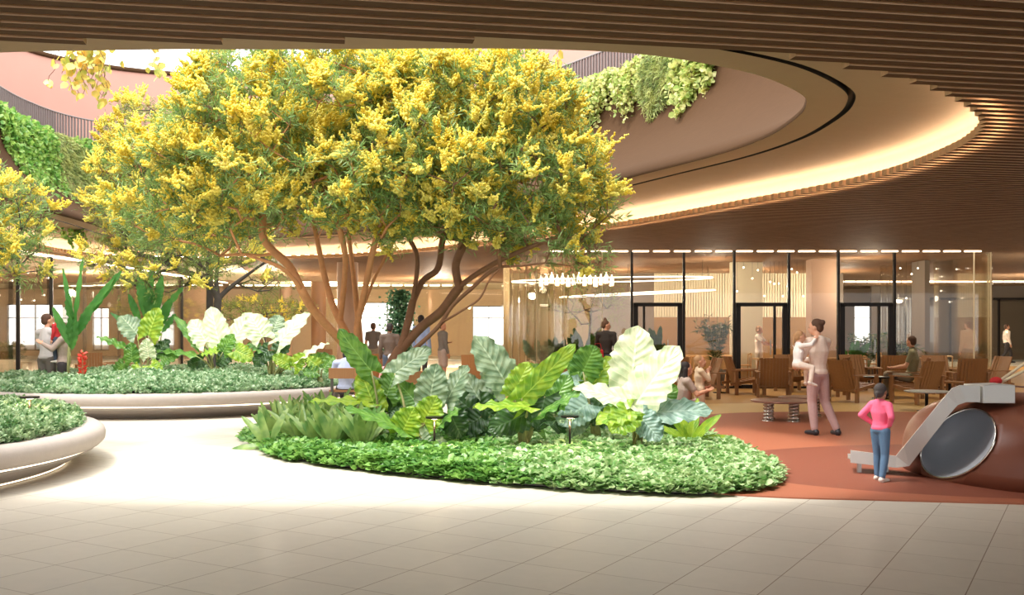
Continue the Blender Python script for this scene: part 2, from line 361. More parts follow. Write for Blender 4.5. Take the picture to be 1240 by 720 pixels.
# backing slab above the slats with the oval hole
def slab(name, off, z, m, ext):
    n = len(R0); x0, y0, x1, y1 = ext
    inner = [R0[i]+N0[i]*off+Vector((0, 0, z)) for i in range(n)]; cxy = Vector((-3.5, 18, 0)); outer = []
    for p in inner:
        d = (p-cxy); d.z = 0
        t = min([(x1-cxy.x)/d.x if d.x > 1e-6 else 1e9, (x0-cxy.x)/d.x if d.x < -1e-6 else 1e9, (y1-cxy.y)/d.y if d.y > 1e-6 else 1e9, (y0-cxy.y)/d.y if d.y < -1e-6 else 1e9])
        q = cxy+d*t; outer.append(Vector((q.x, q.y, z)))
    fs = [(i, (i+1) % n, n+(i+1) % n, n+i) for i in range(n)]
    return struct(MB().add(inner+outer, fs).build(name, m))
slab('ceiling', .30, ZB+.002, M['plaster'], (-60, -10, 60, 90))
loft([(.30, ZB), (.30, 3.99), (0, 4.0), (-.5, 4.03), (-1.0, 4.08), (-1.22, 4.10)], 'ceiling_cove', M['plaster'])
loft([(-1.22, 4.10), (-1.22, 4.22), (-1.30, 4.22), (-1.30, 4.10)], 'ceiling_shadow_gap', M['black'])
loft([(-1.30, 4.10), (-1.725, 4.10)], 'ceiling_ring', M['plaster'])
loft([(-1.72, 4.10), (-1.74, 4.14), (-1.3, 4.42), (-.65, 4.85), (-.1, 5.35), (.25, 5.9), (.38, 6.4), (.4, 6.7), (.9, 6.7)], 'wall_fascia', M['fascia'])
loft([(.14, 3.757), (.25, 3.757), (.25, 3.765), (.14, 3.765), (.14, 3.757)], 'trim_1', M['led_cove'], lambda p: p.y > 9.0 or p.x < -5)
slab('ceiling_upper_floor', .9, 6.7, M['fascia'], (-60, -10, 60, 90))
loft([(2.6, 6.7), (2.6, 9.8)], 'wall_upper', M['pink'])
loft([(2.6, 9.8), (2.55, 9.8), (2.55, 9.93), (2.6, 9.93)], 'trim_2', M['fascia'])
struct(MB().box((-12.6, 32.6, ZB-.035), (3.0, 56, ZB-.005)).build('ceiling_far', M['cream']))
# balcony railing
rail = thing('balcony_railing', 'grey metal picket railing curving along the upper balcony', 'railing', (0, 0, 6.7))
pts = [(R0[i]+N0[i]*1.0) for i in range(len(R0))]
top = MB(); pk = MB()
seg = [p for p in pts if p.y > 9.5]
k0 = max(range(len(pts)), key=lambda i: (pts[i]-pts[i-1]).length if False else 0)
loop = pts+[pts[0]]
top.tube([(p.x, p.y, 1.08) for p in loop], .025, 6, cap=False); top.tube([(p.x, p.y, .12) for p in loop], .018, 6, cap=False)
acc = 0
for i in range(len(pts)):
    a, c = loop[i], loop[i+1]; L_ = (c-a).length; t = -acc
    while t < L_:
        if t >= 0:
            p = a+(c-a)*(t/L_); d = (c-a).normalized(); nn = Vector((-d.y, d.x, 0))
            if p.y > 14: pk.box((-.012, -.03, 0), (.012, .03, 1.06), 0, Matrix((( d.x, nn.x, 0), (d.y, nn.y, 0), (0, 0, 1))), (p.x, p.y, 0))
        t += .11
    acc = (L_-(t-.11)) if t > 0 else acc+L_
    acc = max(0, min(.11, acc))
top.build('handrail', M['rail'], rail, True); pk.build('pickets', M['rail'], rail)
# ---------------------------------------------------------------- far walls and windows
def wall_with_windows(name, x0, x1, y, z0, z1, wins, m):
    b = MB(); xs = sorted(wins); cur = x0
    for (a, c, s, t) in xs:
        b.box((cur, y, z0), (a, y+.25, z1)); b.box((a, y, z0), (c, y+.25, s)); b.box((a, y, t), (c, y+.25, z1)); cur = c
    b.box((cur, y, z0), (x1, y+.25, z1)); return struct(b.build(name, m))
wn = 0
def window(x0, x1, y, z0, z1, nx=2, transom=None):
    global wn; wn += 1
    b = MB(); t = .045
    for k in range(nx+1):
        x = x0+(x1-x0)*k/nx; b.box((x-t/2, y, z0), (x+t/2, y+.1, z1))
    b.box((x0, y, z0), (x1, y+.1, z0+t)); b.box((x0, y, z1-t), (x1, y+.1, z1))
    if transom: b.box((x0, y, transom), (x1, y+.1, transom+t))
    w = struct(b.build('window_%d' % wn, M['black']))
    g = MB().box((x0, y+.04, z0), (x1, y+.05, z1)).build('pane', M['glass'], w); return w
YB = 56.0
wins = [(-28.3,-25.2,.3,2.9),(-23.5,-22.6,.3,2.7),(-8.5,-5.5,.15,3.0),(-2.2,-.4,.3,2.8),(1.0,3.2,.3,2.8),(19.2,21,.3,2.9),(22.9,24.6,.3,2.9),(25.6,27.3,.3,2.9)]
wall_with_windows('wall_back', -60, 60, YB, 0, ZB, wins, M['beige'])
for a, c, s, t in wins: window(a, c, YB+.05, s, t, 2 if c-a < 3.2 else 6, 2.1)
# left wall of the left-hand shop
MB().box((-34, 20, 0), (-33.7, 56, ZB)).build('wall_left', M['cream'])['kind'] = 'structure'
MB().box((38, 5, 0), (38.3, 56, ZB)).build('wall_right', M['wall_tan'])['kind'] = 'structure'
# shop back wall, right: wood panel below, fluted cream panel above
b = MB(); b.box((3.0, 38, 0), (5.4, 38.2, ZB)).box((11.2, 38, 0), (12.6, 38.2, ZB)); struct(b.build('wall_shop_taupe', M['wall_grey']))
struct(MB().box((5.4, 38, 0), (11.2, 38.2, 2.0)).build('wall_shop_panel', M['panel']))
b = MB()
for k in range(58): b.box((5.4+k*.1, 37.97, 2.0), (5.4+k*.1+.075, 38.1, ZB))
b.box((5.4, 38.05, 2), (11.2, 38.2, ZB)); struct(b.build('wall_shop_fluted', M['cream']))
struct(MB().box((2.3, 38, 0), (3.0, 38.2, ZB)).box((-.3, 34.5, 0), (-.1, 38.2, ZB)).box((-.3, 38, 0), (2.3, 38.2, ZB)).build('wall_shop_tan', M['wall_tan']))
struct(MB().box((12.6, 30.5, 0), (12.75, 31.5, ZB)).build('wall_shop_pier', M['wall_grey']))
MB().box((9.0, 30.0, 0), (9.75, 30.6, ZB)).build('trim_3', M['column_pink'])['kind'] = 'structure'
MB().box((6.9, 31.5, 0), (7.9, 31.7, ZB)).build('trim_4', M['cream'])['kind'] = 'structure'

# ---------------------------------------------------------------- glass fronts
YG = 26.6
def facade(path, name, m, mull=(), z1=H-.03):
    b = MB(); n = len(path); vs = []
    for x, y in path: vs += [(x, y, .05), (x, y, z1)]
    b.add(vs, [(2*i, 2*i+2, 2*i+3, 2*i+1) for i in range(n-1)])
    return b.build(name, m)
X0 = (765-620)*YG/F; MX = [(q-620)*YG/F for q in (765, 828, 889, 955, 1015, 1083)]
front = struct(MB().box((MX[0]-.03, YG-.03, 0), (12.3, YG+.05, .06)).build('window_shop_front', M['black']))
b = MB()
for x in MX: b.box((x-.03, YG-.05, 0), (x+.03, YG+.05, H))
mm = b.build('mullions', M['black'], front)
facade([(MX[0], YG), (12.3, YG)], 'glazing', M['glass'], ()).parent = front
b = MB()
for x in (7.7,): pass
nd = 0
for a, c in ((0, 1), (2, 3), (4, 5)):
    nd += 1; xa, xc = MX[a]+.045, MX[c]-.045; zt = EYE+(YH-369)*YG/F
    b = MB(); b.box((xa, YG-.05, zt-.04), (xc, YG+.05, zt+.06)); b.box((xa, YG-.05, .0), (xa+.12, YG+.05, zt)); b.box((xc-.12, YG-.05, 0), (xc, YG+.05, zt)); b.box((xa, YG-.05, 0), (xc, YG+.05, .1))
    b.box((xa+(.25 if a == 0 else 1.0), YG-.04, .05), (xa+(.31 if a == 0 else 1.06), YG+.04, zt))
    d = struct(b.build('door_%d' % nd, M['black'])); MB().tube([(xa+.9, YG-.1, .9), (xa+.9, YG-.1, 1.3)], .015).build('door_handle', M['steel'], d)
def arc(cx, cy, r, a0, a1, n=10): return [(cx+r*math.cos(math.radians(a0+(a1-a0)*k/n)), cy+r*math.sin(math.radians(a0+(a1-a0)*k/n))) for k in range(n+1)]
def glass_struct(name, path, z1=H-.03, m='glass_tint', fins=()):
    base = MB(); 
    base.tube([(x, y, .03) for x, y in path], .03, 6)
    o = struct(base.build(name, M['steel'])); g = facade(path, 'glazing', M[m], z1=z1); g.parent = o
    md = g.modifiers.new('s', 'SOLIDIFY'); md.thickness = .03
    f = MB()
    for x, y in fins: f.box((x-.008, y-.03, 0), (x+.008, y+.03, z1))
    if fins: f.build('glass_fins', M['cream'], o)
    return o
glass_struct('window_shop_corner', arc(12.3, 27.4, .8, -90, 0)+[(13.1, 31)], fins=[(12.3, YG), (12.86, 26.83), (13.1, 27.5)])
left_path = [(MX[0], YG), (2.4, YG)]+arc(2.4, 28.6, 2.0, 270, 180)[1:]+[(.4, 31)]
glass_struct('window_shop_curve', left_path, fins=[(2.4, YG), (1.4, 26.87), (.67, 27.6), (.4, 28.6)])
# fluted glass screens
def flutes(x0, x1, y, n, z1=H-.03):
    pth = []
    for k in range(n*6+1):
        x = x0+(x1-x0)*k/(n*6); pth.append((x, y+.05*abs(math.sin(PI*k/6))))
    return pth
glass_struct('window_fluted', flutes(-.2, 1.7, 30.2, 9)); glass_struct('window_fluted_right', flutes(12.0, 13.5, 32.5, 8))
# led line along the shop front
b = MB()
for i in range(22):
    x = 1.0+i*.55
    if x < 12.3: b.box((x, YG-.16, H-.045), (x+.42, YG-.09, H-.015))
prop(b.build('light_strip', M['led']), 'row of warm led strips along the top of the shop front', 'light strip')
# left glass front
pth = [(-13.2, 23.5), (-13.1, 27), (-12.95, 31), (-12.95, 36), (-13.3, 46)]
gl = glass_struct('window_left_shop', pth, m='glass'); f = MB()
for y in (23.5, 26.4, 28.3, 30.5, 33.2, 36.0, 39.5): f.box((-13.1, y-.02, 0), (-13.0, y+.02, H))
f.build('mullions', M['black'], gl)
b = MB()
for i in range(52): b.box((-13.0, 23.6+i*.42, H-.06), (-12.9, 23.6+i*.42+.34, H-.02))
prop(b.build('light_strip', M['led']), 'row of warm led strips along the top of the left glass wall', 'light strip')
glass_struct('window_far_front', [(-9.5, 49), (-4.2, 49), (-.5, 47), (.5, 44)], m='glass')
b = MB()
for i in range(20): b.box((-14+i*.62, 49.5, ZB-.10), (-13.5+i*.62, 49.6, ZB-.0352))
prop(b.build('light_strip', M['led']), 'far row of warm led strips behind the columns', 'light strip')
b = MB()
for i in range(24): b.box((14.2+i*.5, 44+.0*i, H-.08), (14.62+i*.5, 44.1, H-.02))
prop(b.build('light_strip', M['led']), 'row of led strips in the right corridor ceiling', 'light strip')
# right corridor
g = glass_struct('window_corridor', [(18, 47), (27, 47)], z1=2.9, m='glass'); f = MB()
for x in (18.5, 20.6, 22.9, 25.5): f.box((x-.04, 46.95, 0), (x+.04, 47.05, 2.95))
f.box((18, 46.95, 2.9), (27, 47.05, 3.0)); f.build('mullions', M['black'], g)
struct(MB().box((18, 50, 0), (29, 50.2, ZB)).build('wall_corridor', M['wall_grey']))

# columns
def column(name, x, y, w, m, label):
    b = MB(); b.lathe([(w/2, 0), (w/2, ZB)], 24); c = thing('column', label, 'column', (x, y, 0)); b.build('shaft', m, c, True)
    MB().lathe([(w/2+.02, 0), (w/2+.02, .1), (w/2, .1)], 24).build('base_ring', M['black'], c, True); return c
column('column', -5.2, 31.6, .66, M['column_pink'], 'rose coloured round column right behind the golden stemmed tree')
column('column', -8.9, 46, .68, M['column_brown'], 'brown round column between the tree stems and the back planter leaves')
column('column', -14.6, 46, .95, M['column_pink'], 'wide tan column behind the dark stemmed tree')
column('column', -12.0, 53, .62, M['column_pink'], 'slim pale rose column furthest back beside the small tree')

# ---------------------------------------------------------------- pendant lights in the shop
def ring_light(c, rx, ry, tilt, label, a0=0, a1=360):
    t = thing('ring_pendant', label, 'pendant light', c); b = MB()
    pts = [(rx*math.cos(math.radians(a)), ry*math.sin(math.radians(a)), tilt*math.cos(math.radians(a))) for a in np.linspace(a0, a1, 60)]
    b.tube(pts, .016, 8, cap=True); b.build('ring', M['led_white'], t, True)
    for a in (20, 140, 260): 
        x, y, z = rx*math.cos(math.radians(a)), ry*math.sin(math.radians(a)), tilt*math.cos(math.radians(a)); MB().tube([(x, y, z), (x, y, ZB-c[2])], .006, 5).build('wire', M['black'], t)
    return t
ring_light((3.0, 30.0, 3.05), 3.0, 1.5, .06, 'large white glowing ring lamp hanging in the glass shop')
ring_light((4.2, 33.5, 2.75), 2.6, 1.2, .12, 'smaller glowing ring lamp behind the large ring')
ring_light((-16.5, 29, 2.6), 1.2, 2.2, 0, 'glowing ring lamp inside the left shop')
b0 = None
for i in range(14):
    x = 655+i*6.6; y = 29.0; z = EYE+(YH-347+(i*7 % 5))*y/F
    lab = 'small bottle pendant lamp, %s from the left in the row by the curved glass' % ['first', 'second', 'third', 'fourth', 'fifth', 'sixth', 'seventh', 'eighth', 'ninth', 'tenth', 'eleventh', 'twelfth', 'thirteenth', 'fourteenth'][i]
    if b0 is None:
        b0 = thing('bottle_pendant', lab, 'pendant light', ((x-620)*y/F, y, z), 0, 'bottle pendants in the glass shop')
        MB().lathe([(0, 0), (.05, 0), (.06, .03), (.06, .2), (.02, .28), (.02, .33), (0, .33)], 12).build('bottle', M['led_soft'], b0, True); MB().tube([(0, 0, .33), (0, 0, .95)], .004, 5).build('cord', M['black'], b0)
    else: dup(b0, ((x-620)*y/F, y, z), 0, lab)
# far dots of light inside the shop
used_ = []
while len(used_) < 34:
    x = random.choice([random.uniform(890, 1000), random.uniform(1085, 1160), random.uniform(10, 60)]); D_ = 30 if x < 300 else 31
    c = P(x, random.uniform(322, 366), D_)
    if any((c-q).xy.length < .12 for q in used_) or c.z > 3.5: continue
    used_.append(c); s0 = thing('globe_light', 'tiny glass globe light hanging on a wire in the glass fronted shop', 'pendant light', c, 0, 'tiny globe lights behind the glass')
    MB().ell((0, 0, 0), (.028, .028, .028), n=8).build('globe', M['led_white'], s0, True); MB().tube([(0, 0, .02), (0, 0, ZB+.004-c.z)], .003, 4).build('wire', M['black'], s0)

# ---------------------------------------------------------------- planters and planted beds
def planter(cx, cy, a, bb, label, h=.46):
    t = thing('concrete_planter', label, 'planter', (cx, cy, 0)); A = MB(); n = 96
    def ringp(s_, z): return [((a+s_)*math.cos(2*PI*k/n), (bb+s_)*math.sin(2*PI*k/n), z) for k in range(n)]
    prof = [(-.46, 0), (-.44, .03), (-.31, .10), (-.19, .17), (-.11, .205), (-.13, .215), (-.13, .235), (-.06, .24), (-.01, .29), (.0, .36), (-.02, .42), (-.08, h), (-.2, h+.005), (-.34, h), (-.36, h-.08)]
    vs = []; fs = []
    for s_, z in prof: vs += ringp(s_, z)
    for i in range(len(prof)-1): fs += [(i*n+k, i*n+(k+1) % n, (i+1)*n+(k+1) % n, (i+1)*n+k) for k in range(n)]
    A.add(vs, fs).build('basin', M['concrete'], t, True)
    B = MB(); vs = ringp(-.125, .214)+ringp(-.125, .236); B.add(vs, [(k, (k+1) % n, n+(k+1) % n, n+k) for k in range(n)]).build('led_strip', M['led_soft'], t)
    if cy < 15: B = MB(); vs = ringp(-.44, .015)+ringp(-.435, .028); B.add(vs, [(k, (k+1) % n, n+(k+1) % n, n+k) for k in range(n)]).build('foot_led', M['led_soft'], t)
    B = MB(); vs = ringp(-.36, h-.06); B.add(vs+[(0, 0, h)], [(k, (k+1) % n, n) for k in range(n)]).build('soil', M['soil'], t)
    return t
planter(-7.15, 21.4, 4.1, 4.0, 'long oval concrete planter at the back with a glowing groove')
planter(-7.75, 10.95, 3.0, 3.4, 'oval concrete planter at the left edge of the picture')
BED = [(-3.25,13.4),(-2.9,12.6),(-2.3,12.0),(-1.6,11.4),(-.91,10.95),(-.17,10.5),(.67,10.1),(1.46,9.86),(1.95,9.85),(2.4,10.1),(2.76,10.8),(2.92,11.8),(2.9,13.2),(2.75,14.6),(1.9,16.2),(0,17.2),(-2,17.4),(-3.4,16.6),(-3.9,15)]
bedp = [(p.x, p.y) for p in catmull([(x, y, 0) for x, y in BED], 6)]
c_ = Vector((-.3, 13.6, 0)); vs = []; n = len(bedp)
for s_, z in ((1.0, .016), (.97, .03), (.8, .055), (.4, .075)): vs += [(c_.x+(x-c_.x)*s_, c_.y+(y-c_.y)*s_, z) for x, y in bedp]
bs = MB().add(vs+[(c_.x, c_.y, .08)], [(r*n+k, r*n+(k+1) % n, (r+1)*n+(k+1) % n, (r+1)*n+k) for r in range(3) for k in range(n)]+[(3*n+k, 3*n+(k+1) % n, 4*n) for k in range(n)]).build('floor_bed_soil', M['soil'], smooth=True); struct(bs)
edge = MB().tube([(x, y, .02) for x, y in bedp]+[(bedp[0][0], bedp[0][1], .02)], .018, 6, cap=False).build('trim_bed', M['grey'], smooth=True); struct(edge)
def bed_h(x, y):
    r = max(abs((x-c_.x)/3.3), abs((y-c_.y)/3.7)); return .07*(1-min(1, r))+.02
# ground cover: rosettes of small leaves
def ground_cover(name, pts, leaf, h, m, label, per=9, flat=.5, cat='ground cover'):
    n = len(pts); base = np.repeat(np.array(pts), per, 0); k = len(base)
    az = rng.uniform(0, 2*PI, k); el = rng.uniform(.05, 1.2, k)
    d = np.stack([np.cos(az)*np.cos(el), np.sin(az)*np.cos(el), np.sin(el)], 1)
    hh = np.repeat(rng.uniform(.35, 1.0, n)*h, per)
    pos = base+d*np.array([.5, .5, 0])*leaf+np.stack([0*hh, 0*hh, hh*(.45+.55*rng.random(k))], 1)
    d2 = d.copy(); d2[:, 2] *= flat; up = np.tile([0, 0, 1.], (k, 1))+rng.normal(size=(k, 3))*.35
    x = d2/np.linalg.norm(d2, axis=1, keepdims=True); y = np.cross(up, x); y /= np.linalg.norm(y, axis=1, keepdims=True); z = np.cross(x, y)
    R = np.stack([x, y, z], 2); tv = [(0,0,0),(.3,.34,.04),(.65,.36,.05),(1,0,-.08),(.65,-.36,.05),(.3,-.34,.04)]; tf = [(0,1,2,3),(0,3,4,5)]
    V, Fc = scatter(tv, tf, pos, R, leaf*rng.uniform(.6, 1.2, k))
    # stems so that nothing hovers
    return prop(npmesh(name, V, Fc, m), label, cat, kind='stuff')
pts = []
while len(pts) < 9500:
    x, y = random.uniform(-4, 3), random.uniform(9.7, 15.5)
    e = 1.0
    if y > 12.2 and random.random() < .8: continue
    if not inside(x, y, bedp): continue
    w = noise.noise(Vector((x*1.6, y*1.6, 0))); pts.append((x, y, bed_h(x, y)-.01+max(0, w)*.08))
nb = len(bedp)
for _ in range(1500):                                 # spills over the edge
    i = random.randrange(nb); x, y = bedp[i]; pts.append((x+random.uniform(-.10, .10), y+random.uniform(-.10, .08), .0))
half = [p for p in pts if p[0] < 0.1+random.uniform(-.5, .5)]; rest = [p for p in pts if p not in set(half)]
ground_cover('ground_cover', half, .09, .12, M['gc_a'], 'dense dark green leafy ground cover along the left edge of the central bed')
ground_cover('ground_cover', rest, .095, .12, M['gc_b'], 'dense light green leafy ground cover along the right edge of the central bed')
def mound_pts(cx, cy, a, bb, z0, zc, n, ymax=1e9, f=None):
    out = []
    while len(out) < n:
        r = math.sqrt(random.random()); t = random.uniform(0, 2*PI); x, y = cx+a*r*math.cos(t), cy+bb*r*math.sin(t)
        if f and not f(x, y): continue
        out.append((x, y, z0+zc*(1-r**4)+.10*noise.noise(Vector((x*1.3, y*1.3, 3)))))
    return out
ground_cover('ground_cover', mound_pts(-7.15, 21.4, 3.95, 3.85, .38, .18, 15000, f=lambda x, y: y < 21 or random.random() < .3), .06, .2, leafm('gc_back', (196, 216, 180), (100, 146, 92), .5, .3, scale=8), 'low silvery green shrubs filling the back concrete planter', 10, 1.3)
ground_cover('ground_cover', mound_pts(-7.75, 10.95, 2.72, 3.15, .40, .22, 13000, f=lambda x, y: x > -8.4 and y > 8.6), .045, .2, leafm('gc_left', (192, 212, 168), (96, 140, 84), .5, .3, scale=10), 'low grey green shrubs filling the left concrete planter', 10, 1.3)

# ---------------------------------------------------------------- big leaved plants
def blade_mesh(L_, Wd, lobe=.28, wav=.02, droop=.25, fold=.18, nu=18, nv=10, seed=0, heart=True):
    rs = random.Random(seed); vs = []; uv = []; ph = rs.uniform(0, 6)
    for i in range(nu+1):
        u = i/nu
        w = Wd*.5*((u+.10)**.42)*((1-u)**.62)*1.62 if heart else Wd*.5*math.sin(PI*min(1, u*.96+.02))**.6
        for j in range(nv+1):
            v = -1+2*j/nv; av = abs(v)
            sc = 1+.085*math.sin(u*2*PI*8+ph)*(av**3)
            x = u*L_-(lobe*L_*(av**1.6)*(1-u)**2.5 if heart else 0); y = v*w*sc
            z = fold*abs(y)-droop*L_*u*u+wav*math.sin(u*26+ph+v*2)*av**2-.25*y*y/Wd
            vs.append((x, y, z)); uv.append((u, (v+1)/2))
    m = nv+1; return vs, [(i*m+j, (i+1)*m+j, (i+1)*m+j+1, i*m+j+1) for i in range(nu) for j in range(nv)], uv
def orient(tip, nrm):
    x = tip.normalized(); y = nrm.cross(x).normalized(); z = x.cross(y); return Matrix(((x.x, y.x, z.x), (x.y, y.y, z.y), (x.z, y.z, z.z)))
def big_leaf(parent, base, att, tip, width, m, nrm=None, seed=0, pr=.016, heart=True, droop=.12, name='leaf', wav=.02):
    """one leaf: a blade with its stalk as a sub-part, all in the parent's coordinates"""
    att, tip, base = Vector(att), Vector(tip), Vector(base); d = tip-att
    nrm = Vector(nrm) if nrm else Vector((0, -.75, .65)); vs, fs, uv = blade_mesh(d.length, width, droop=droop, seed=seed, heart=heart, wav=wav)
    R = orient(d, nrm); b = MB(); b.add([att+R @ Vector(v) for v in vs], fs); b.uv = uv; o = b.build(name, m, parent, True)
    mid = (base+att)*.5+Vector((0, 0, .12)); q = [base, base.lerp(mid, .6)+Vector((0,0,.03)), mid, att.lerp(mid, .4), att]
    MB().tube(q, [pr*1.5, pr*1.2, pr, pr*.8, pr*.6], 7).build('stalk', M['petiole'], o, True); return o
def hero_clump(label, base_px, D, leaves, z0=None, group='giant leaved plants in the beds'):
    """leaves: (attach px, tip px, width px, colour, depth offset, normal)"""
    B = P(base_px[0], base_px[1], D); 
    B.z = z0 if z0 is not None else bed_h(B.x, B.y)+.05
    t = thing('elephant_ear_plant', label, 'plant', B, 0, group)
    MB().tube([(0, 0, -.06), (0, 0, .05), (.01, 0, .14)], [.07, .06, .035], 10).build('crown', M['petiole'], t, True)
    for i, (a, tp, wpx, col, dd, nr) in enumerate(leaves):
        A_ = P(a[0], a[1], D+dd*.6)-B; T = P(tp[0], tp[1], D+dd)-B
        bx = random.uniform(-.05, .05); big_leaf(t, (bx, random.uniform(-.05, .05), .04), A_, T, wpx*D/F, M[col], nr, seed=i*7+int(base_px[0]), wav=.03)
    return t
FR = (0, -.9, .45); UP = (0, -.35, .95); FL = (.4, -.8, .5); FRt = (-.4, -.8, .5)
hero_clump('giant leaved plant with pale cream leaves standing before the crouching woman', (773, 553), 12.5, [
    ((764,464),(773,393),66,'al_pale',.15,FR), ((768,492),(820,416),62,'al_pale',-.1,(-.3,-.85,.4)), ((762,486),(697,463),40,'al_pale',-.2,(0,-.6,.8)),
    ((764,496),(722,508),40,'al_lime',-.4,(0,-.6,.8)), ((762,500),(742,522),44,'al_lime',-.5,(-.1,-.9,.4)), ((786,500),(863,491),44,'al_blue',-.2,(0,-.7,.7)), ((786,492),(820,466),38,'al_green',.1,FR),
    ((776,505),(800,532),40,'al_blue',-.4,FR), ((770,510),(735,478),30,'al_green',.3,FR)])
hero_clump('giant leaved plant with upright lime leaves left of the cream leaved one', (634, 550), 12.6, [
    ((614,466),(578,403),60,'al_grey',.1,FL), ((622,478),(640,438),38,'al_lime',-.1,FR), ((632,482),(697,417),34,'al_lime',-.25,(.5,-.7,.5)), ((640,492),(574,486),32,'al_lime',-.4,UP),
    ((650,470),(606,455),36,'al_green',.25,FR), ((660,480),(650,520),46,'al_dark',-.2,FR), ((640,500),(590,520),44,'al_dark',-.2,FR), ((668,492),(690,452),36,'al_green',.2,FR),
    ((655,500),(700,470),34,'al_green',-.3,UP), ((664,508),(706,498),34,'al_blue',-.2,UP), ((650,512),(617,492),26,'al_dark',.1,FR), ((645,520),(622,455),34,'al_green',.3,FR)])
hero_clump('giant leaved plant with mid green leaves between the lime and the cream one', (722, 540), 13.3, [
    ((706,450),(722,418),46,'al_green',.1,FL), ((700,462),(662,447),30,'al_blue',0,UP), ((716,468),(742,430),34,'al_lime',.2,FR), ((716,500),(742,470),40,'al_dark',0,FR), ((712,488),(676,512),44,'al_blue',-.3,FR),
    ((722,500),(760,512),36,'al_dark',-.1,FR), ((705,500),(690,530),30,'al_grey',-.3,FR), ((708,470),(690,425),30,'al_green',.3,FR)])
hero_clump('giant leaved plant with long drooping green leaves below the golden tree stems', (500, 545), 13.0, [
    ((488,520),(420,486),36,'al_green',-.3,UP), ((487,524),(500,494),44,'al_lime',-.3,FR), ((514,512),(528,480),42,'al_lime',-.25,FR), ((478,452),(521,419),36,'al_grey',.2,FR),
    ((520,487),(528,440),46,'al_grey',0,FR), ((540,488),(563,440),38,'al_grey',.1,FRt), ((545,500),(560,530),40,'al_dark',-.1,FR), ((505,488),(482,462),34,'al_green',.2,FR),
    ((530,515),(556,492),34,'al_green',-.2,UP), ((498,505),(470,500),30,'al_dark',.1,FR), ((520,500),(500,470),34,'al_green',.3,FR), ((510,530),(545,545),30,'al_grey',-.3,FR)])
hero_clump('giant leaved plant with a tall tilted leaf at the foot of the golden tree', (458, 540), 13.6, [
    ((450,449),(408,400),36,'al_green',-.2,(-.5,-.8,.3)), ((454,492),(436,449),38,'al_lime',-.1,FR), ((446,487),(374,479),26,'al_lime',-.2,UP), ((468,480),(478,448),40,'al_green',.1,FR),
    ((450,500),(420,515),30,'al_dark',.1,FR), ((462,470),(425,462),30,'al_grey',.2,FR), ((458,510),(430,500),34,'al_green',-.3,FR), ((470,500),(492,470),34,'al_dark',.2,FR)])
hero_clump('giant leaved plant with dark leaves in the middle of the central bed', (582, 540), 13.4, [
    ((575,500),(540,470),36,'al_dark',.1,FR), ((580,490),(612,515),46,'al_dark',0,FR), ((582,505),(548,525),40,'al_dark',-.2,FR), ((586,492),(560,450),36,'al_grey',.2,FR), ((590,500),(612,480),34,'al_green',.1,FR), ((588,512),(604,535),30,'al_dark',-.2,FR)])
hero_clump('giant leaved plant with grey green leaves behind the lime leaved one', (610, 530), 14.3, [
    ((606,470),(588,430),40,'al_grey',.1,FR), ((622,470),(655,440),36,'al_green',.1,FR), ((630,478),(672,470),40,'al_dark',0,FR), ((600,480),(566,470),36,'al_dark',0,FR), ((615,490),(640,510),40,'al_dark',-.2,FR)])
GB = 'giant leaved plants in the back planter'
hero_clump('giant leaved plant with huge whitish leaves in the middle of the back planter', (262, 452), 20.6, [
    ((266,418),(254,370),36,'al_pale',.2,FR), ((250,414),(232,385),34,'al_pale',.1,FL), ((282,414),(302,376),40,'al_pale',.2,FRt), ((262,424),(243,428),24,'al_lime',-.2,UP), ((240,418),(212,380),16,'al_green',0,FL),
    ((236,430),(190,420),18,'al_green',-.2,UP), ((285,424),(306,434),26,'al_lime',-.2,FR), ((270,426),(282,404),24,'al_green',-.1,FR), ((246,436),(226,440),22,'al_dark',0,FR), ((275,430),(262,442),24,'al_dark',-.1,FR)], .5, GB)
hero_clump('giant leaved plant with mottled leaves at the right of the back planter', (330, 456), 20.0, [
    ((338,414),(371,376),34,'al_pale',.1,FRt), ((318,408),(303,378),40,'al_pale',.1,FL), ((330,404),(338,380),30,'al_grey',.3,FR), ((365,432),(396,412),24,'al_pale',-.1,UP), ((350,440),(330,430),20,'al_lime',-.2,FR),
    ((356,444),(368,428),24,'al_lime',-.2,FR), ((325,424),(306,442),26,'al_dark',-.1,FR), ((335,426),(350,416),26,'al_dark',0,FR), ((318,424),(300,414),24,'al_green',0,UP), ((372,440),(398,428),20,'al_green',0,FR)], .5, GB)
hero_clump('giant leaved plant with round green leaves at the left of the back planter', (176, 456), 20.4, [
    ((180,406),(190,372),34,'al_lime',0,FR), ((166,404),(146,380),34,'al_grey',.2,FL), ((180,432),(176,410),22,'al_pale',-.2,FR), ((160,438),(158,414),22,'al_green',-.1,FR), ((150,420),(118,404),18,'al_green',0,UP),
    ((170,444),(162,456),22,'al_lime',-.3,FR), ((182,442),(196,456),22,'al_lime',-.3,FR), ((150,440),(136,452),20,'al_green',0,FR), ((195,436),(216,428),20,'al_green',0,FR), ((188,430),(204,410),22,'al_dark',.2,FR)], .5, GB)
hero_clump('giant leaved plant with small lime leaves at the right tip of the back planter', (388, 460), 19.6, [
    ((386,444),(372,432),20,'al_lime',0,FR), ((392,446),(404,430),18,'al_green',0,FR), ((384,450),(366,450),18,'al_green',-.1,FR)], .5, GB)
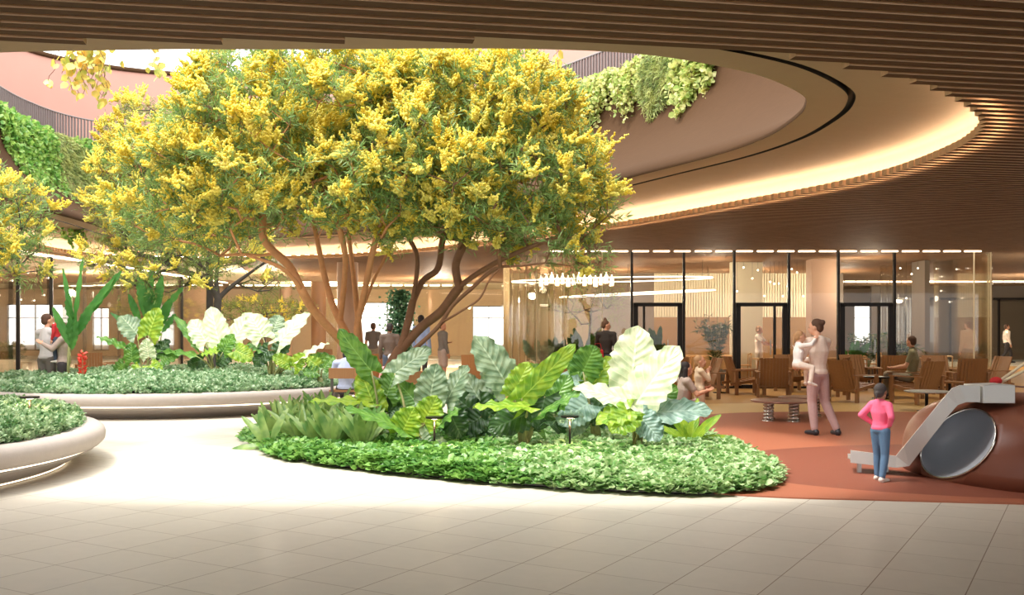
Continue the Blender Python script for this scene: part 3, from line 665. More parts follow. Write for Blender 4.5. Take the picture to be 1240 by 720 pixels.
def strap_plant(name, label, loc, leaves, m, cat='plant', group=None, width=.14, droop=.3):
    t = thing(name, label, cat, loc, 0, group)
    for i, (dx, dy, dz, L_) in enumerate(leaves):
        d = Vector((dx, dy, dz)).normalized()*L_; vs, fs, uv = blade_mesh(L_, width, droop=droop, fold=.35, heart=False, seed=i, nu=10, nv=4, wav=.004)
        nr = Vector((-d.x*.3, -.6, .6+.2*abs(d.x))); R = orient(d, nr); b = MB(); b.add([Vector((dx*.03, dy*.03, 0))+R @ Vector(v) for v in vs], fs); b.uv = uv; b.build('leaf', m, t, True)
    return t
# upright leafy plants at the left of the central bed
ORD = "first second third fourth fifth sixth seventh eighth ninth tenth".split()
STRAP_L = ['strap leaved plant, %s from the left in the front row of the bed' % ORD[i] for i in range(5)]+['strap leaved plant, %s from the left in the back row of the bed' % ORD[i] for i in range(4)]
STRAP_L += ['strap leaved plant in the front just below the drooping green leaves', 'strap leaved plant furthest right in front of the golden tree', 'strap leaved plant close behind the golden tree foot', 'strap leaved plant of the middle row, right one', 'strap leaved plant of the middle row, left one']
for i, (px, py, D, h) in enumerate([(335,548,14.2,.55),(352,546,14.0,.6),(368,552,13.6,.62),(386,552,13.4,.6),(404,556,13.2,.62),(346,530,15.5,.55),(364,532,15.2,.6),(382,532,15.0,.65),(402,532,14.8,.7),(422,552,13.3,.66),(440,556,13.0,.6),(420,530,14.8,.7),(392,545,14.2,.62),(362,540,14.6,.6)]):
    c = P(px, py, D); c.z = bed_h(c.x, c.y)
    strap_plant('cast_iron_plant', STRAP_L[i], c, [(math.cos(a)*random.uniform(.25, .8), math.sin(a)*random.uniform(.25, .8), 1, h*random.uniform(.6, 1.1)) for a in np.linspace(0, 2*PI, 17)], M['strap'], width=.095, group='strap leaved plants at the left of the bed', droop=.25)
for i, (px, py, D, lab) in enumerate([(690,545,13.8,'behind the first path lamp stand'),(810,535,14.4,'under the blue green leaf'),(560,548,13.8,'beside the small lamp'),(600,545,14.6,'in the shade of the lime leaves'),(750,540,14.6,'behind the cream leaved plant')]):
    c = P(px, py, D); c.z = bed_h(c.x, c.y)
    strap_plant('cast_iron_plant', 'dark strap leaved plant '+lab, c, [(math.cos(a)*random.uniform(.3, .9), math.sin(a)*random.uniform(.3, .9), 1, .6*random.uniform(.6, 1.1)) for a in np.linspace(0, 2*PI, 13)], M['al_dark'], droop=.25)
c = P(836, 538, 13.6); c.z = .05
strap_plant('bromeliad', 'bright yellow green spiky plant at the right end of the bed', c, [(-.25,0,1,.62),(.15,0,1,.62),(.5,-.1,.7,.55),(.8,-.2,.35,.5),(-.7,0,.6,.5),(1,-.2,.15,.45),(.35,-.5,.8,.5),(-.4,-.4,.8,.45)], M['al_lime'], width=.13)
c = P(326, 541, 13.4); c.z = .03
strap_plant('cast_iron_plant', 'strap leaved plant whose lone leaf reaches over the pale floor', c, [(-1,-.1,.12,.5),(-.6,0,.9,.55),(-.2,-.2,1,.5),(.3,0,1,.55)], M['strap'], width=.11)
# canna-like plant, red spike, bird of paradise in the back planter
cb = P(82, 446, 19.5); cb.z = .5
t = thing('canna_plant', 'tall thin plant with twisting green leaves beside the embracing couple', 'plant', cb)
MB().tube([(0,0,0),(.02,0,.6),(.05,0,1.2),(.1,0,1.9)], [.03,.028,.02,.01], 7).build('stem', M['petiole'], t, True)
for i, (a, tp, w) in enumerate([((86,420),(64,372),14),((85,418),(84,384),16),((90,400),(76,325),9),((88,410),(99,312),10),((92,398),(146,328),16),((94,395),(138,336),15),((92,406),(113,366),18),((88,392),(80,362),14),((86,424),(92,388),16)]):
    A_ = P(a[0], a[1], 19.5)-cb; T = P(tp[0], tp[1], 19.3)-cb; big_leaf(t, (A_.x*.6, 0, A_.z-.25), A_, T, w*.68*19.5/F, M['canna'], (.2*(-1)**i, -.9, .3), seed=i, pr=.012, heart=False, droop=.02)
cb = P(100, 452, 19.2); cb.z = .5
t = thing('flower_spike', 'coral red flower spike standing right of the embracing couple', 'flower', cb)
MB().tube([(0,0,0),(0,0,.7)], .012, 6).build('stem', M['petiole'], t)
pp = []; 
for k in range(70):
    a = k*2.4; z = .12+k*.0075; r = .07*(1-.5*k/70); pp.append((r*math.cos(a), r*math.sin(a), z, a))
V, Fc = scatter([(0,0,0),(.5,.25,.1),(1,0,.3),(.5,-.25,.1)], [(0,1,2,3)], np.array([[p[0]*.2, p[1]*.2, p[2]] for p in pp]), frames(np.array([[math.cos(p[3]), math.sin(p[3]), .5] for p in pp])), np.full(70, .10)); npmesh('blossom', V, Fc, M['red'], t)
cb = P(190, 448, 21.5); cb.z = .5
BP = .62; t = thing('bird_of_paradise', 'tall dark paddle leaved plant left of the dark stemmed tree', 'plant', cb)
for i, (a, tp, w) in enumerate([((176,384),(168,330),18),((180,384),(182,324),18),((186,386),(196,334),18),((192,384),(220,347),16),((170,392),(156,356),14),((182,396),(176,350),20),((190,400),(206,362),20),((196,402),(212,380),16),((176,408),(134,378),12)]):
    A_ = P(a[0], a[1], 21.5)-cb; T = P(tp[0], tp[1], 21.3)-cb; big_leaf(t, (0, 0, .05), A_, T, w*BP*21.5/F, M['canna'], (.3*(-1)**i, -.9, .3), seed=i, pr=.02, heart=False, droop=.05)

# ---------------------------------------------------------------- path lamps
def path_lamp(px, py, D, z, hh, label):
    c = P(px, py, D); c.z = z; t = thing('path_lamp', label, 'path lamp', c)
    MB().tube([(0,0,-.03),(0,0,hh)], .014, 8).build('post', M['black'], t, True); MB().lathe([(0,hh-.01),(.11,hh-.01),(.11,hh+.012),(0,hh+.02)], 24).build('shade', M['black'], t); MB().lathe([(0,hh-.013),(.04,hh-.013),(.04,hh-.02),(0,hh-.02)], 12).build('lens', M['led'], t)
    light('POINT', 'path_lamp_glow', (c.x, c.y-.02, c.z+hh-.06), 7, (1, .74, .4), .03)
path_lamp(526, 548, 12.4, .05, .47, 'small black path lamp in the ground cover below the grey green leaves')
path_lamp(690, 552, 12.2, .05, .5, 'small black path lamp between the lime and the cream leaved plants')
path_lamp(36, 500, 12.0, .5, .3, 'tiny path lamp on the left planter among the shrubs')

# ---------------------------------------------------------------- trees
class Tree:
    def __init__(s): s.n = []; s.par = []; s.cnt = []; s.rmin = []
    def stem(s, pts, r0, r1, par=-1, sub=5):
        pts = catmull(pts, sub, False); k = len(pts); p = par
        for i, q in enumerate(pts):
            if i == 0 and par >= 0: continue
            s.n.append(Vector(q)); s.par.append(p); s.rmin.append(r0+(r1-r0)*i/(k-1)); p = len(s.n)-1
        return p
    def near(s, q): return min(range(len(s.n)), key=lambda i: (s.n[i]-q).length)
    def grow(s, targets, step=.22, lift=.25):
        A_ = np.array([tuple(v) for v in s.n]); T = np.array(targets)
        d = np.array([np.min(np.linalg.norm(A_-t, axis=1)) for t in T]); order = np.argsort(d); tips = []
        for t in T[order]:
            A_ = np.array([tuple(v) for v in s.n]); v = A_-t; dist = np.linalg.norm(v, axis=1)+np.maximum(0, v[:, 2])*1.2
            i = int(np.argmin(dist)); a = s.n[i]; q = Vector(t); L_ = (q-a).length; k = max(1, int(L_/step)); p = i
            for j in range(1, k+1):
                f = j/k; c = a.lerp(q, f)+Vector((0, 0, -lift*L_*f*(1-f)*.6))+Vector([random.gauss(0, .02) for _ in range(3)])*(f < 1)
                s.n.append(c); s.par.append(p); s.rmin.append(.004); p = len(s.n)-1
            tips.append(p)
        return tips
    def mesh(s, name, m, parent, tips, k0=.006):
        n = len(s.n); cnt = [0]*n
        for t in tips: cnt[t] += 1
        ch = [[] for _ in range(n)]
        for i in range(n-1, -1, -1):
            if s.par[i] >= 0: cnt[s.par[i]] += cnt[i]; ch[s.par[i]].append(i)
        rad = [max(s.rmin[i]*.8, k0*.85*max(1, cnt[i])**.45) for i in range(n)]
        b = MB()
        starts = [(i, i) for i in range(n) if s.par[i] < 0]
        while starts:
            root, cur = starts.pop(); path = [root] if root != cur else []; rr = [min(rad[root], rad[cur]*1.15)] if root != cur else []
            while True:
                path.append(cur); rr.append(rad[cur]); c = ch[cur]
                if not c: break
                best = max(c, key=lambda q: rad[q]+(.001 if q == c[0] else 0)); starts += [(cur, q) for q in c if q != best]; cur = best
            if len(path) > 1: b.tube([s.n[i] for i in path], rr, 9 if rr[0] > .03 else (6 if rr[0] > .012 else 4))
        return b.build(name, m, parent, True)
def canopy_points(ells, n, ymin=None, spacing=.16):
    out = []; A_ = np.zeros((0, 3)); tries = 0; vol = [e[3]*e[4]*e[5] for e in ells]
    while len(out) < n and tries < n*60:
        tries += 1; e = random.choices(ells, vol)[0]; d = Vector([random.gauss(0, 1) for _ in range(3)]).normalized()*(random.uniform(.35, 1)**.4)
        q = np.array([e[0]+d.x*e[3], e[1]+d.y*e[4], e[2]+d.z*e[5]])
        if len(out) and np.min(np.linalg.norm(A_-q, axis=1)) < spacing: continue
        out.append(q); A_ = np.vstack([A_, q])
    return out
def foliage(tree_obj, tips_pos, center, lm, nleaf, leaf_len, spread, fl=None, fl_n=0, fl_size=1.0, wid=.14):
    T = np.array(tips_pos); n = len(T); c = np.array(center)
    out = T-c; out /= np.linalg.norm(out, axis=1, keepdims=True)
    # sprigs: each tip carries a few shoots lined with narrow leaves
    ns = 7; sd = np.repeat(out, ns, 0)*.8+rng.normal(size=(n*ns, 3))*.75+np.array([0, 0, .15]); sd /= np.linalg.norm(sd, axis=1, keepdims=True)
    sb = np.repeat(T, ns, 0); sl = rng.uniform(.6, 1.2, n*ns)*spread; per = nleaf//ns
    tt = np.tile(np.linspace(.1, 1, per), n*ns); D_ = np.repeat(sd, per, 0); pos = np.repeat(sb, per, 0)+D_*(tt*np.repeat(sl, per))[:, None]+rng.normal(size=(n*ns*per, 3))*.012
    ld = D_*.75+rng.normal(size=pos.shape)*.55; S = leaf_len*rng.uniform(.6, 1.25, len(pos))
    V, Fc = scatter([(0,0,0),(.45,wid*.5,.03),(1,0,-.1),(.45,-wid*.5,.03)], [(0,1,2,3)], pos, frames(ld), S); npmesh('foliage', V, Fc, lm, tree_obj)
    b = np.concatenate([sb, sb+sd*sl[:, None]], 1)
    # the shoots themselves
    tv = [(0,.004,0),(0,-.003,-.003),(0,-.003,.003),(1,0,0)]; tf = [(0,1,3),(1,2,3),(2,0,3)]
    V, Fc = scatter(tv, tf, sb, frames(sd), np.stack([sl, np.ones_like(sl), np.ones_like(sl)], 1)); npmesh('twigs', V, Fc, M['twig'], tree_obj)
    if fl:
        wt = np.clip(.15+.95*out[:, 2]+.3*rng.random(n)+.25*(-out[:, 1]), .05, None); idx = rng.choice(n, size=min(fl_n, n*3), p=wt/wt.sum())
        k = len(idx); nsp = 7; bd = out[idx]*.8+rng.normal(size=(k, 3))*.35+np.array([0, 0, .25])
        base = T[idx]+out[idx]*spread*.45+rng.normal(size=(k, 3))*.08
        d = np.repeat(bd, nsp, 0)+rng.normal(size=(k*nsp, 3))*.55; d /= np.linalg.norm(d, axis=1, keepdims=True); sb = np.repeat(base, nsp, 0)
        L_ = np.repeat(rng.uniform(.7, 1.25, k), nsp)*rng.uniform(.6, 1.1, k*nsp)*.19*fl_size; per = 13; t = np.tile(np.linspace(0, 1, per), k*nsp)
        D_ = np.repeat(d, per, 0); LL = np.repeat(L_, per); r = .030*fl_size*(1-t*.65)
        o = rng.normal(size=(len(t), 3)); o -= D_*np.sum(o*D_, 1, keepdims=True); o /= np.linalg.norm(o, axis=1, keepdims=True)
        pos = np.repeat(sb, per, 0)+D_*(t*LL)[:, None]+o*r[:, None]*.7
        oc = [(1,0,0),(-1,0,0),(0,1,0),(0,-1,0),(0,0,1),(0,0,-1)]; of = [(0,2,4),(2,1,4),(1,3,4),(3,0,4),(2,0,5),(1,2,5),(3,1,5),(0,3,5)]
        V, Fc = scatter(oc, of, pos, frames(o+D_*.5), (.021*fl_size*(1.15-.5*t)))
        npmesh('blossom', V, Fc, fl, tree_obj)
def px_stem(D, pts, ref):
    """pts: (px, py, depth offset)"""
    return [P(x, y, D+dd)-ref for x, y, dd in pts]
def ell_px(x, y, rx, rz, D, ry, ref):
    c = P(x, y, D)-ref; return (c.x, c.y, c.z, rx*D/F, ry, rz*D/F)
# tree A: golden stems
D = 15.0; ref = P(440, 530, D); ref.z = .12
tA = thing('mimosa_tree', 'golden stemmed tree with yellow blossom at the centre of the bed', 'tree', ref, 0, None)
T = Tree(); e = T.stem(px_stem(D, [(440,540,0),(440,500,0),(436,470,0),(437,444,0)], ref), .13, .11)
root = e
T.stem(px_stem(D, [(437,444,0),(424,412,.1),(404,372,.2),(392,330,.3),(384,290,.4),(375,250,.5),(365,200,.5)], ref), .085, .03, root)
j = T.near(P(412,388,D)-ref)
T.stem([T.n[j]]+px_stem(D, [(416,350,0),(418,312,-.2),(412,280,-.4),(400,240,-.6)], ref), .05, .02, j)
T.stem(px_stem(D, [(437,444,0),(432,400,-.1),(442,350,-.2),(450,310,-.3),(460,270,-.4),(468,220,-.5),(470,160,-.4)], ref), .06, .02, root)
T.stem(px_stem(D, [(437,444,0),(412,412,-.3),(380,376,-.6),(362,346,-.9),(342,325,-1.1),(318,315,-1.2),(292,307,-1.2)], ref), .065, .02, root)
j = T.near(P(366,352,D-.8)-ref); T.stem([T.n[j]]+px_stem(D, [(350,322,-.7),(330,303,-.6),(318,285,-.6),(318,250,-.5),(310,200,-.3)], ref), .035, .015, j)
j = T.near(P(436,390,D-.1)-ref); T.stem([T.n[j]]+px_stem(D, [(450,345,.2),(462,320,.3),(480,285,.5),(490,250,.6)], ref), .035, .015, j)
T.stem(px_stem(D, [(437,470,.1),(436,420,.5),(431,360,.8),(424,300,1.0),(420,250,1.1)], ref), .085, .03, T.near(P(436,470,D)-ref))
ellsA = [ell_px(245,225,92,88,D-.4,1.5,ref), ell_px(215,260,70,48,D,1.2,ref), ell_px(330,150,110,76,D,1.8,ref), ell_px(420,140,105,74,D,1.9,ref), ell_px(360,240,120,50,D-.8,1.4,ref), ell_px(460,220,70,80,D-.6,1.4,ref), ell_px(300,200,100,90,D-1,1.2,ref), ell_px(420,240,90,45,D-.9,1,ref)]
tp = canopy_points(ellsA, 640, spacing=.19); tips = T.grow(tp); T.mesh('branches', M['bark_gold'], tA, tips)
foliage(tA, tp, P(370, 330, D)-ref, M['leaf_tree'], 84, .13, .30, M['flower'], 980, 1.3)
# tree B: darker stems leaning right
D = 15.2; ref = P(458, 520, D-.6); ref.z = .14
tB = thing('mimosa_tree', 'brown stemmed tree with yellow blossom leaning right over the bed', 'tree', ref, 0, None)
T = Tree(); root = T.stem(px_stem(D, [(458,530,-.6),(462,480,-.5),(472,446,-.4),(484,424,-.3)], ref), .095, .075)
T.stem(px_stem(D, [(484,424,-.3),(494,390,-.2),(502,350,-.1),(505,310,0),(492,280,.1),(480,230,.1)], ref), .06, .02, root)
j = T.near(P(499,368,D-.1)-ref); T.stem([T.n[j]]+px_stem(D, [(512,340,.1),(530,325,.2),(536,290,.3),(548,240,.4),(556,190,.4)], ref), .04, .015, j)
T.stem(px_stem(D, [(484,424,-.3),(510,396,-.2),(535,376,-.3),(556,348,-.4),(580,330,-.5),(606,315,-.7),(640,300,-.9),(680,285,-1)], ref), .05, .015, root)
j = T.near(P(556,348,D-.4)-ref); T.stem([T.n[j]]+px_stem(D, [(552,320,-.3),(565,290,-.2),(590,240,0),(610,190,.1)], ref), .03, .012, j)
T.stem(px_stem(D, [(472,446,-.4),(500,424,-.6),(530,396,-.7),(548,370,-.8),(570,350,-.9),(600,325,-1.0),(630,322,-1.1),(660,318,-1.2)], ref), .05, .015, T.near(P(472,446,D-.4)-ref))
j = T.near(P(535,390,D-.75)-ref); T.stem([T.n[j]]+px_stem(D, [(556,378,-1),(580,362,-1.2),(592,340,-1.3),(604,326,-1.4)], ref), .024, .012, j)
ellsB = [ell_px(530,140,110,74,D,1.8,ref), ell_px(610,150,90,72,D,1.8,ref), ell_px(650,215,80,62,D-.4,1.5,ref), ell_px(590,230,110,66,D-.8,1.4,ref), ell_px(520,200,80,80,D-1,1.2,ref), ell_px(690,265,44,36,D-.6,.9,ref), ell_px(640,290,60,24,D-.8,1,ref), ell_px(560,270,80,30,D-.5,1.2,ref)]
tp = canopy_points(ellsB, 620, spacing=.19); tp += [tuple(P(x, y, D-1)-ref) for x, y in ((700,318),(722,322),(690,322),(712,305),(735,262),(728,228),(660,318),(735,240))]
tips = T.grow(tp); T.mesh('branches', M['bark_dark'], tB, tips)
foliage(tB, tp, P(560, 330, D)-ref, M['leaf_tree'], 84, .13, .30, M['flower'], 940, 1.3)
# tree C: dark stems in the back planter
D = 22.6; ref = P(262, 452, D); ref.z = .5
tC = thing('mimosa_tree', 'dark grey stemmed tree rising from the back planter', 'tree', ref, 0, None)
T = Tree(); root = T.stem(px_stem(D, [(262,450,0),(262,410,0),(263,376,0),(264,362,0)], ref), .13, .09)
for q in ([(264,362,0),(262,340,.1),(264,310,.2),(266,270,.3)], [(264,362,0),(256,348,0),(244,338,-.2),(228,330,-.3),(215,325,-.4)], [(264,362,0),(276,350,.1),(292,338,.2),(306,328,.2),(320,318,.3)]):
    T.stem(px_stem(D, q, ref), .08, .03, root)
T.stem(px_stem(D, [(256,452,.5),(254,400,.5),(254,340,.6),(250,290,.6),(240,250,.6)], ref), .11, .04)
ellsC = [ell_px(200,240,90,60,D,1.8,ref), ell_px(182,190,44,66,D,1.6,ref), ell_px(158,235,36,60,D-.5,1.3,ref), ell_px(240,290,90,40,D-.2,1.8,ref), ell_px(160,310,55,30,D-.5,1.2,ref), ell_px(310,330,40,24,D,1.0,ref), ell_px(200,330,60,26,D-1,1.2,ref)]
tp = canopy_points(ellsC, 520, spacing=.24); tips = T.grow(tp, .3); T.mesh('branches', M['bark_grey'], tC, tips, .008)
foliage(tC, tp, P(230, 340, D)-ref, M['leaf_tree_dim'], 77, .10, .38, M['flower'], 420, 1.3)
# tree D: at the far left, trunk outside the frame
ref = Vector((-8.15, 12.6, .5)); D = 13.2
tD = thing('mimosa_tree', 'tree with yellow blossom reaching in from the left edge', 'tree', ref, 0, None)
T = Tree(); T.stem([(0,0,0),(.05,0,.8),(.2,0,1.4),(.5,0,1.8),(.9,.1,2.0)], .1, .03); T.stem([(0,0,.02),(-.1,0,.8),(0,.1,1.7),(.3,.1,2.4),(.5,0,3)], .09, .03)
ellsD = [ell_px(0,255,34,40,D,.9,ref), ell_px(10,290,26,22,D,.8,ref), ell_px(-30,290,40,40,D,1,ref), ell_px(22,322,20,14,D-.2,.5,ref), ell_px(-60,230,50,50,D,1,ref)]
tp = canopy_points(ellsD, 150, spacing=.17)+[tuple(P(x, y, D)-ref) for x, y in ((44,328),(50,284),(38,262),(35,236),(48,300))]; tips = T.grow(tp); T.mesh('branches', M['bark_grey'], tD, tips)
foliage(tD, tp, P(-40, 330, D)-ref, M['leaf_tree'], 77, .095, .26, M['flower'], 170, .9)
# tree E: small far tree
D = 44; ref = G(321, 441); D = ref.y
tE = thing('small_tree', 'small far tree with thin crown behind the back planter', 'tree', ref, 0, None)
T = Tree(); T.stem([(0,0,0),(0,0,1.4),(.1,0,2.2)], .1, .05)
tp = canopy_points([(-.3,0,2.25,2.2,1.6,.5),(.4,0,2.4,1.6,1.4,.35)], 90, spacing=.3); tips = T.grow(tp, .4); T.mesh('branches', M['bark_grey'], tE, tips, .01)
foliage(tE, tp, (0, 0, 1.6), M['leaf_tree_dim'], 42, .17, .4, M['flower'], 40, 1.2)

# ---------------------------------------------------------------- trailing plants on the balcony
def trailing(label, c, w, drop, m, n, leaf, kind='round', dirx=(1, 0), inw=(0, 0), group='trailing plants along the balcony', bush=.35):
    t = thing('trailing_plant', label, 'plant', c, 0, group); st = MB(); pos = []; dr = []
    for i in range(n):
        u = random.uniform(-w/2, w/2); L_ = drop*random.uniform(.45, 1)*(1-.5*abs(2*u/w)**2); k = max(4, int(L_/.06)); p = Vector((u*dirx[0], u*dirx[1]+random.uniform(-.2, .1), random.uniform(.0, bush))); q = []
        ax, ay = random.uniform(-.12, .12), random.uniform(-.35, -.05)
        for j in range(k+1):
            f = j/k; z = p.z+(.12*math.sin(f*3) if f < .3 else .1)-L_*f**1.3; dz_ = max(0, p.z+.1-z); dz = .3*min(1, f*3)+.12*dz_+.55*max(0, dz_-1.3); q.append(Vector((p.x+ax*f+.02*math.sin(j)+inw[0]*dz, p.y+inw[1]*dz, z)))
        st.tube(q, .005, 3, cap=False)
        for qq in q:
            for _ in range(3 if kind == 'round' else 12): pos.append(tuple(qq+Vector([random.gauss(0, .035 if kind == 'round' else .012) for _ in range(3)]))); dr.append((random.gauss(0, 1), random.gauss(-.4, 1), random.gauss(-.5 if kind == 'round' else -1.2, .6)))
    st.build('stems', M['twig'], t); pos, dr = np.array(pos), np.array(dr)
    if kind == 'round': tv = [(0,0,0),(.25,.42,.03),(.7,.4,.05),(1,0,0),(.7,-.4,.05),(.25,-.42,.03)]; tf = [(0,1,2,3),(0,3,4,5)]
    else: tv = [(0,0,0),(.5,.06,0),(1,0,0),(.5,-.06,0)]; tf = [(0,1,2,3)]
    V, Fc = scatter(tv, tf, pos, frames(dr), leaf*rng.uniform(.6, 1.3, len(pos))); npmesh('leaves', V, Fc, m, t); return t
def rim(px, D_guess, off=.6):
    best = min(range(len(R0)), key=lambda i: abs((R0[i]+N0[i]*off).x/(R0[i]+N0[i]*off).y-(px-620)/F)+(100 if abs((R0[i]+N0[i]*off).y-D_guess) > 6 else 0))
    q = R0[best]+N0[best]*off; tgn = (R0[(best+1) % len(R0)]-R0[best-1]).normalized(); return Vector((q.x, q.y, 6.72)), (tgn.x, tgn.y), (-N0[best].x, -N0[best].y)
for px, D_, w, dp, m, n, lf, kd, lab in [
    (690,21,1.3,1.6,'feather',220,.12,'f','feathery trailing plant nearest the right end of the railing'),
    (735,20,1.0,1.1,'vine',60,.085,'round','round leaved trailing vine right of the feathery plant'),
    (775,20,1.0,1.2,'vine',50,.085,'round','round leaved vine in the middle of the right balcony planting'),
    (815,20,1.1,1.4,'feather',160,.12,'f','feathery trailing plant between two round leaved vines'),
    (860,19,1.3,1.5,'vine',80,.11,'round','round leaved vine at the right end of the balcony planting')]:
    c, dx, iw = rim(px, D_); trailing(lab, c, w, dp, M[m], n, lf, kd, dx, iw)
for px, D_, w, dp, m, n, lf, kd, lab in [
    (8,25,1.8,3.4,'ivy',120,.11,'round','lush green ivy hanging at the left edge of the balcony'),
    (36,27,1.4,2.4,'ivy',80,.11,'round','bright ivy between the left edge and the feathery plant'),
    (68,28,2.4,3.4,'feather',330,.15,'f','large feathery trailing plant on the left balcony'),
    (118,29,1.6,2.9,'ivy',80,.12,'round','ivy hanging right of the large feathery plant'),
    (150,30,1.6,1.6,'vine',80,.13,'round','yellowish vine hanging behind the crown of the back tree'),
    (185,30,1.6,1.3,'vine',80,.13,'round','yellowish vine furthest along the left balcony')]:
    c, dx, iw = rim(px, D_); trailing(lab, c, w, dp, M[m], n, lf, kd, dx, iw)
def near_vine(x0, x1, ytop, ybot, D, n, label):
    a = P((x0+x1)/2, 66, D); zt = 4.3+1.0; a.z = 5.2; t = thing('hanging_vine', label, 'plant', a, 0, 'golden vines hanging from the near rim'); st = MB(); pos = []; dr = []
    for i in range(n):
        x = random.uniform(x0, x1); yb = random.uniform(ytop+8, ybot); B_ = P(x, yb, D+random.uniform(-.2, .2))-a; k = 14; q = [Vector((B_.x*.6, B_.y, .0)).lerp(B_, j/k)+Vector((.03*math.sin(j*1.3+i), 0, 0)) for j in range(k+1)]
        st.tube(q, .004, 3, cap=False)
        for qq in q[5:]:
            if random.random() < .6: pos.append(tuple(qq+Vector([random.gauss(0, .02) for _ in range(3)]))); dr.append((random.gauss(0, .5), random.gauss(-.3, .4), -1))
    st.build('stems', M['twig'], t); tv = [(0,0,0),(.15,.42,.03),(.6,.46,.05),(1,0,0),(.6,-.46,.05),(.15,-.42,.03)]; tf = [(0,1,2,3),(0,3,4,5)]
    V, Fc = scatter(tv, tf, np.array(pos), frames(np.array(dr)), .10*rng.uniform(.7, 1.2, len(pos))); npmesh('leaves', V, Fc, M['vine_gold'], t)
near_vine(58, 146, 66, 120, 11.6, 22, 'large golden leaved vine hanging from the near rim at the upper left'); near_vine(180, 196, 66, 90, 11.6, 3, 'tiny golden leaved vine hanging right of the large one')
near_vine(668, 674, 62, 72, 11.6, 1, 'single golden vine tip hanging at the top beside the railing')

# ---------------------------------------------------------------- lounge chairs and tables
def make_chair(name, label, loc, rz, wood_m, group='wooden lounge chairs on the terrace'):
    """low lounge chair; it faces local -y"""
    t = thing(name, label, 'chair', loc, rz, group); w = .36; w2 = M[wood_m]
    b = MB(); n = 9                                                     # backrest: upright boards in a gentle curve
    for k in range(n):
        x0 = -w+.04+(2*w-.08)*k/n; x1 = x0+(2*w-.08)/n-.004; c = ((x0+x1)/2/w)**2*.05
        vs = [(x0, .20-c, .22), (x1, .20-c, .22), (x1, .235-c, .22), (x0, .235-c, .22), (x0, .46-c*1.6, .92), (x1, .46-c*1.6, .92), (x1, .49-c*1.6, .92), (x0, .49-c*1.6, .92)]
        b.add(vs, [(0,3,2,1),(4,5,6,7),(0,1,5,4),(1,2,6,5),(2,3,7,6),(3,0,4,7)])
    b.build('backrest', w2, t)
    b = MB()
    for k in range(7):
        y0 = -.40+k*.095; z = .40-.022*k; b.box((-w+.03, y0, z-.022), (w-.03, y0+.088, z))
    b.build('seat', w2, t)
    for s_ in (-1, 1):
        R = Matrix.Rotation(math.radians(-8), 3, 'X')
        MB().box((-.025, -.42, -.03), (.025, .42, .04), 0, R, (s_*(w-.01), .03, .31)).build('side_rail', w2, t, bevel=.004)
        MB().box((s_*w+(-.03 if s_ < 0 else -.05), -.46, .575), (s_*w+(.05 if s_ < 0 else .03), .42, .60)).build('armrest', w2, t, bevel=.005)
        MB().box((s_*w-.03, -.42, 0), (s_*w+.03, -.34, .575)).build('leg', w2, t, bevel=.004); MB().box((s_*w-.03, .26, 0), (s_*w+.03, .34, .575)).build('leg', w2, t, bevel=.004)
    return t
chairs = [(901,477,24.3,95,'side-on to the left of the springy tables, back at its left'),(936,480,23.4,170,'whose broad back faces the camera behind the springy tables'),(962,474,25.4,20,'facing the camera between the glass door and the carrying woman'),
          (1003,478,23.8,-120,'right behind the legs of the carrying woman'),(1031,487,21.9,125,'turned right, beside the girl in pink'),(1040,470,25.4,10,'facing the camera behind the chair turned right'),(1080,470,25.6,170,'far back, left of the man in olive'),
          (1100,476,23.2,-112,'holding the man in olive'),(1112,489,21.3,205,'large, back to the camera in front of the man in olive'),(1140,474,24.6,0,'pale and facing the camera right of the man in olive'),(1172,483,23.0,170,'wide, back to the camera behind the slide top'),
          (1196,478,24.2,-80,'furthest right beside the glass corner'),(848,480,23.0,-80,'right of the blonde girl with braids'),(818,476,24.0,170,'behind the dark haired crouching woman'),(690,474,25.0,170,'between the lime leaves and the curved glass'),
          (577,470,26.0,170,'left of the curved shop glass behind the leaves'),(598,468,27.3,30,'beside the curved shop glass, half turned'),(446,468,27.0,200,'behind the golden stems near the standing man'),(405,466,29.5,-60,'at the foot of the rose column'),
          (393,462,31.5,20,'left of the rose column'),(110,464,28.0,200,'behind the red flower spike'),(140,464,29.0,-60,'at the left shop glass right of the red flower spike')]
ch0 = None
for px, py, D, rz, lab in chairs:
    loc = ((px-620)*D/F, D, .004 if D > 19 else 0); L_ = 'wooden lounge chair '+lab
    if ch0 is None: ch0 = make_chair('lounge_chair', L_, loc, math.radians(rz), 'chair')
    else: dup(ch0, loc, math.radians(rz), L_)
def round_table(loc, r, h, label, m='chair', sc=1):
    t = thing('round_table', label, 'table', loc, 0, 'small round tables on the terrace')
    MB().lathe([(0, h-.03), (r-.02, h-.03), (r, h-.015), (r-.01, h), (0, h)], 32).build('table_top', M[m], t, True); MB().lathe([(.0, 0), (.18, 0), (.18, .015), (.03, .03), (.03, h-.03)], 20).build('pedestal', M['black'], t, True); return t
for px, py, D, r, h, lab, m in [(1066,470,22.9,.38,.5,'dark round table left of the man in olive','black'),(1122,497,19.4,.42,.40,'low round table with a pale rim above the slide','silver'),(1150,478,21.8,.3,.45,'little round table behind the slide top','chair'),
                                (985,470,24.9,.3,.5,'small round table behind the carrying woman','chair'),(872,474,24.8,.3,.5,'small round table at the potted palm','chair'),(424,468,28.5,.3,.5,'small round table behind the golden stems','chair')]:
    round_table(((px-620)*D/F, D, .004), r, h, lab, m)
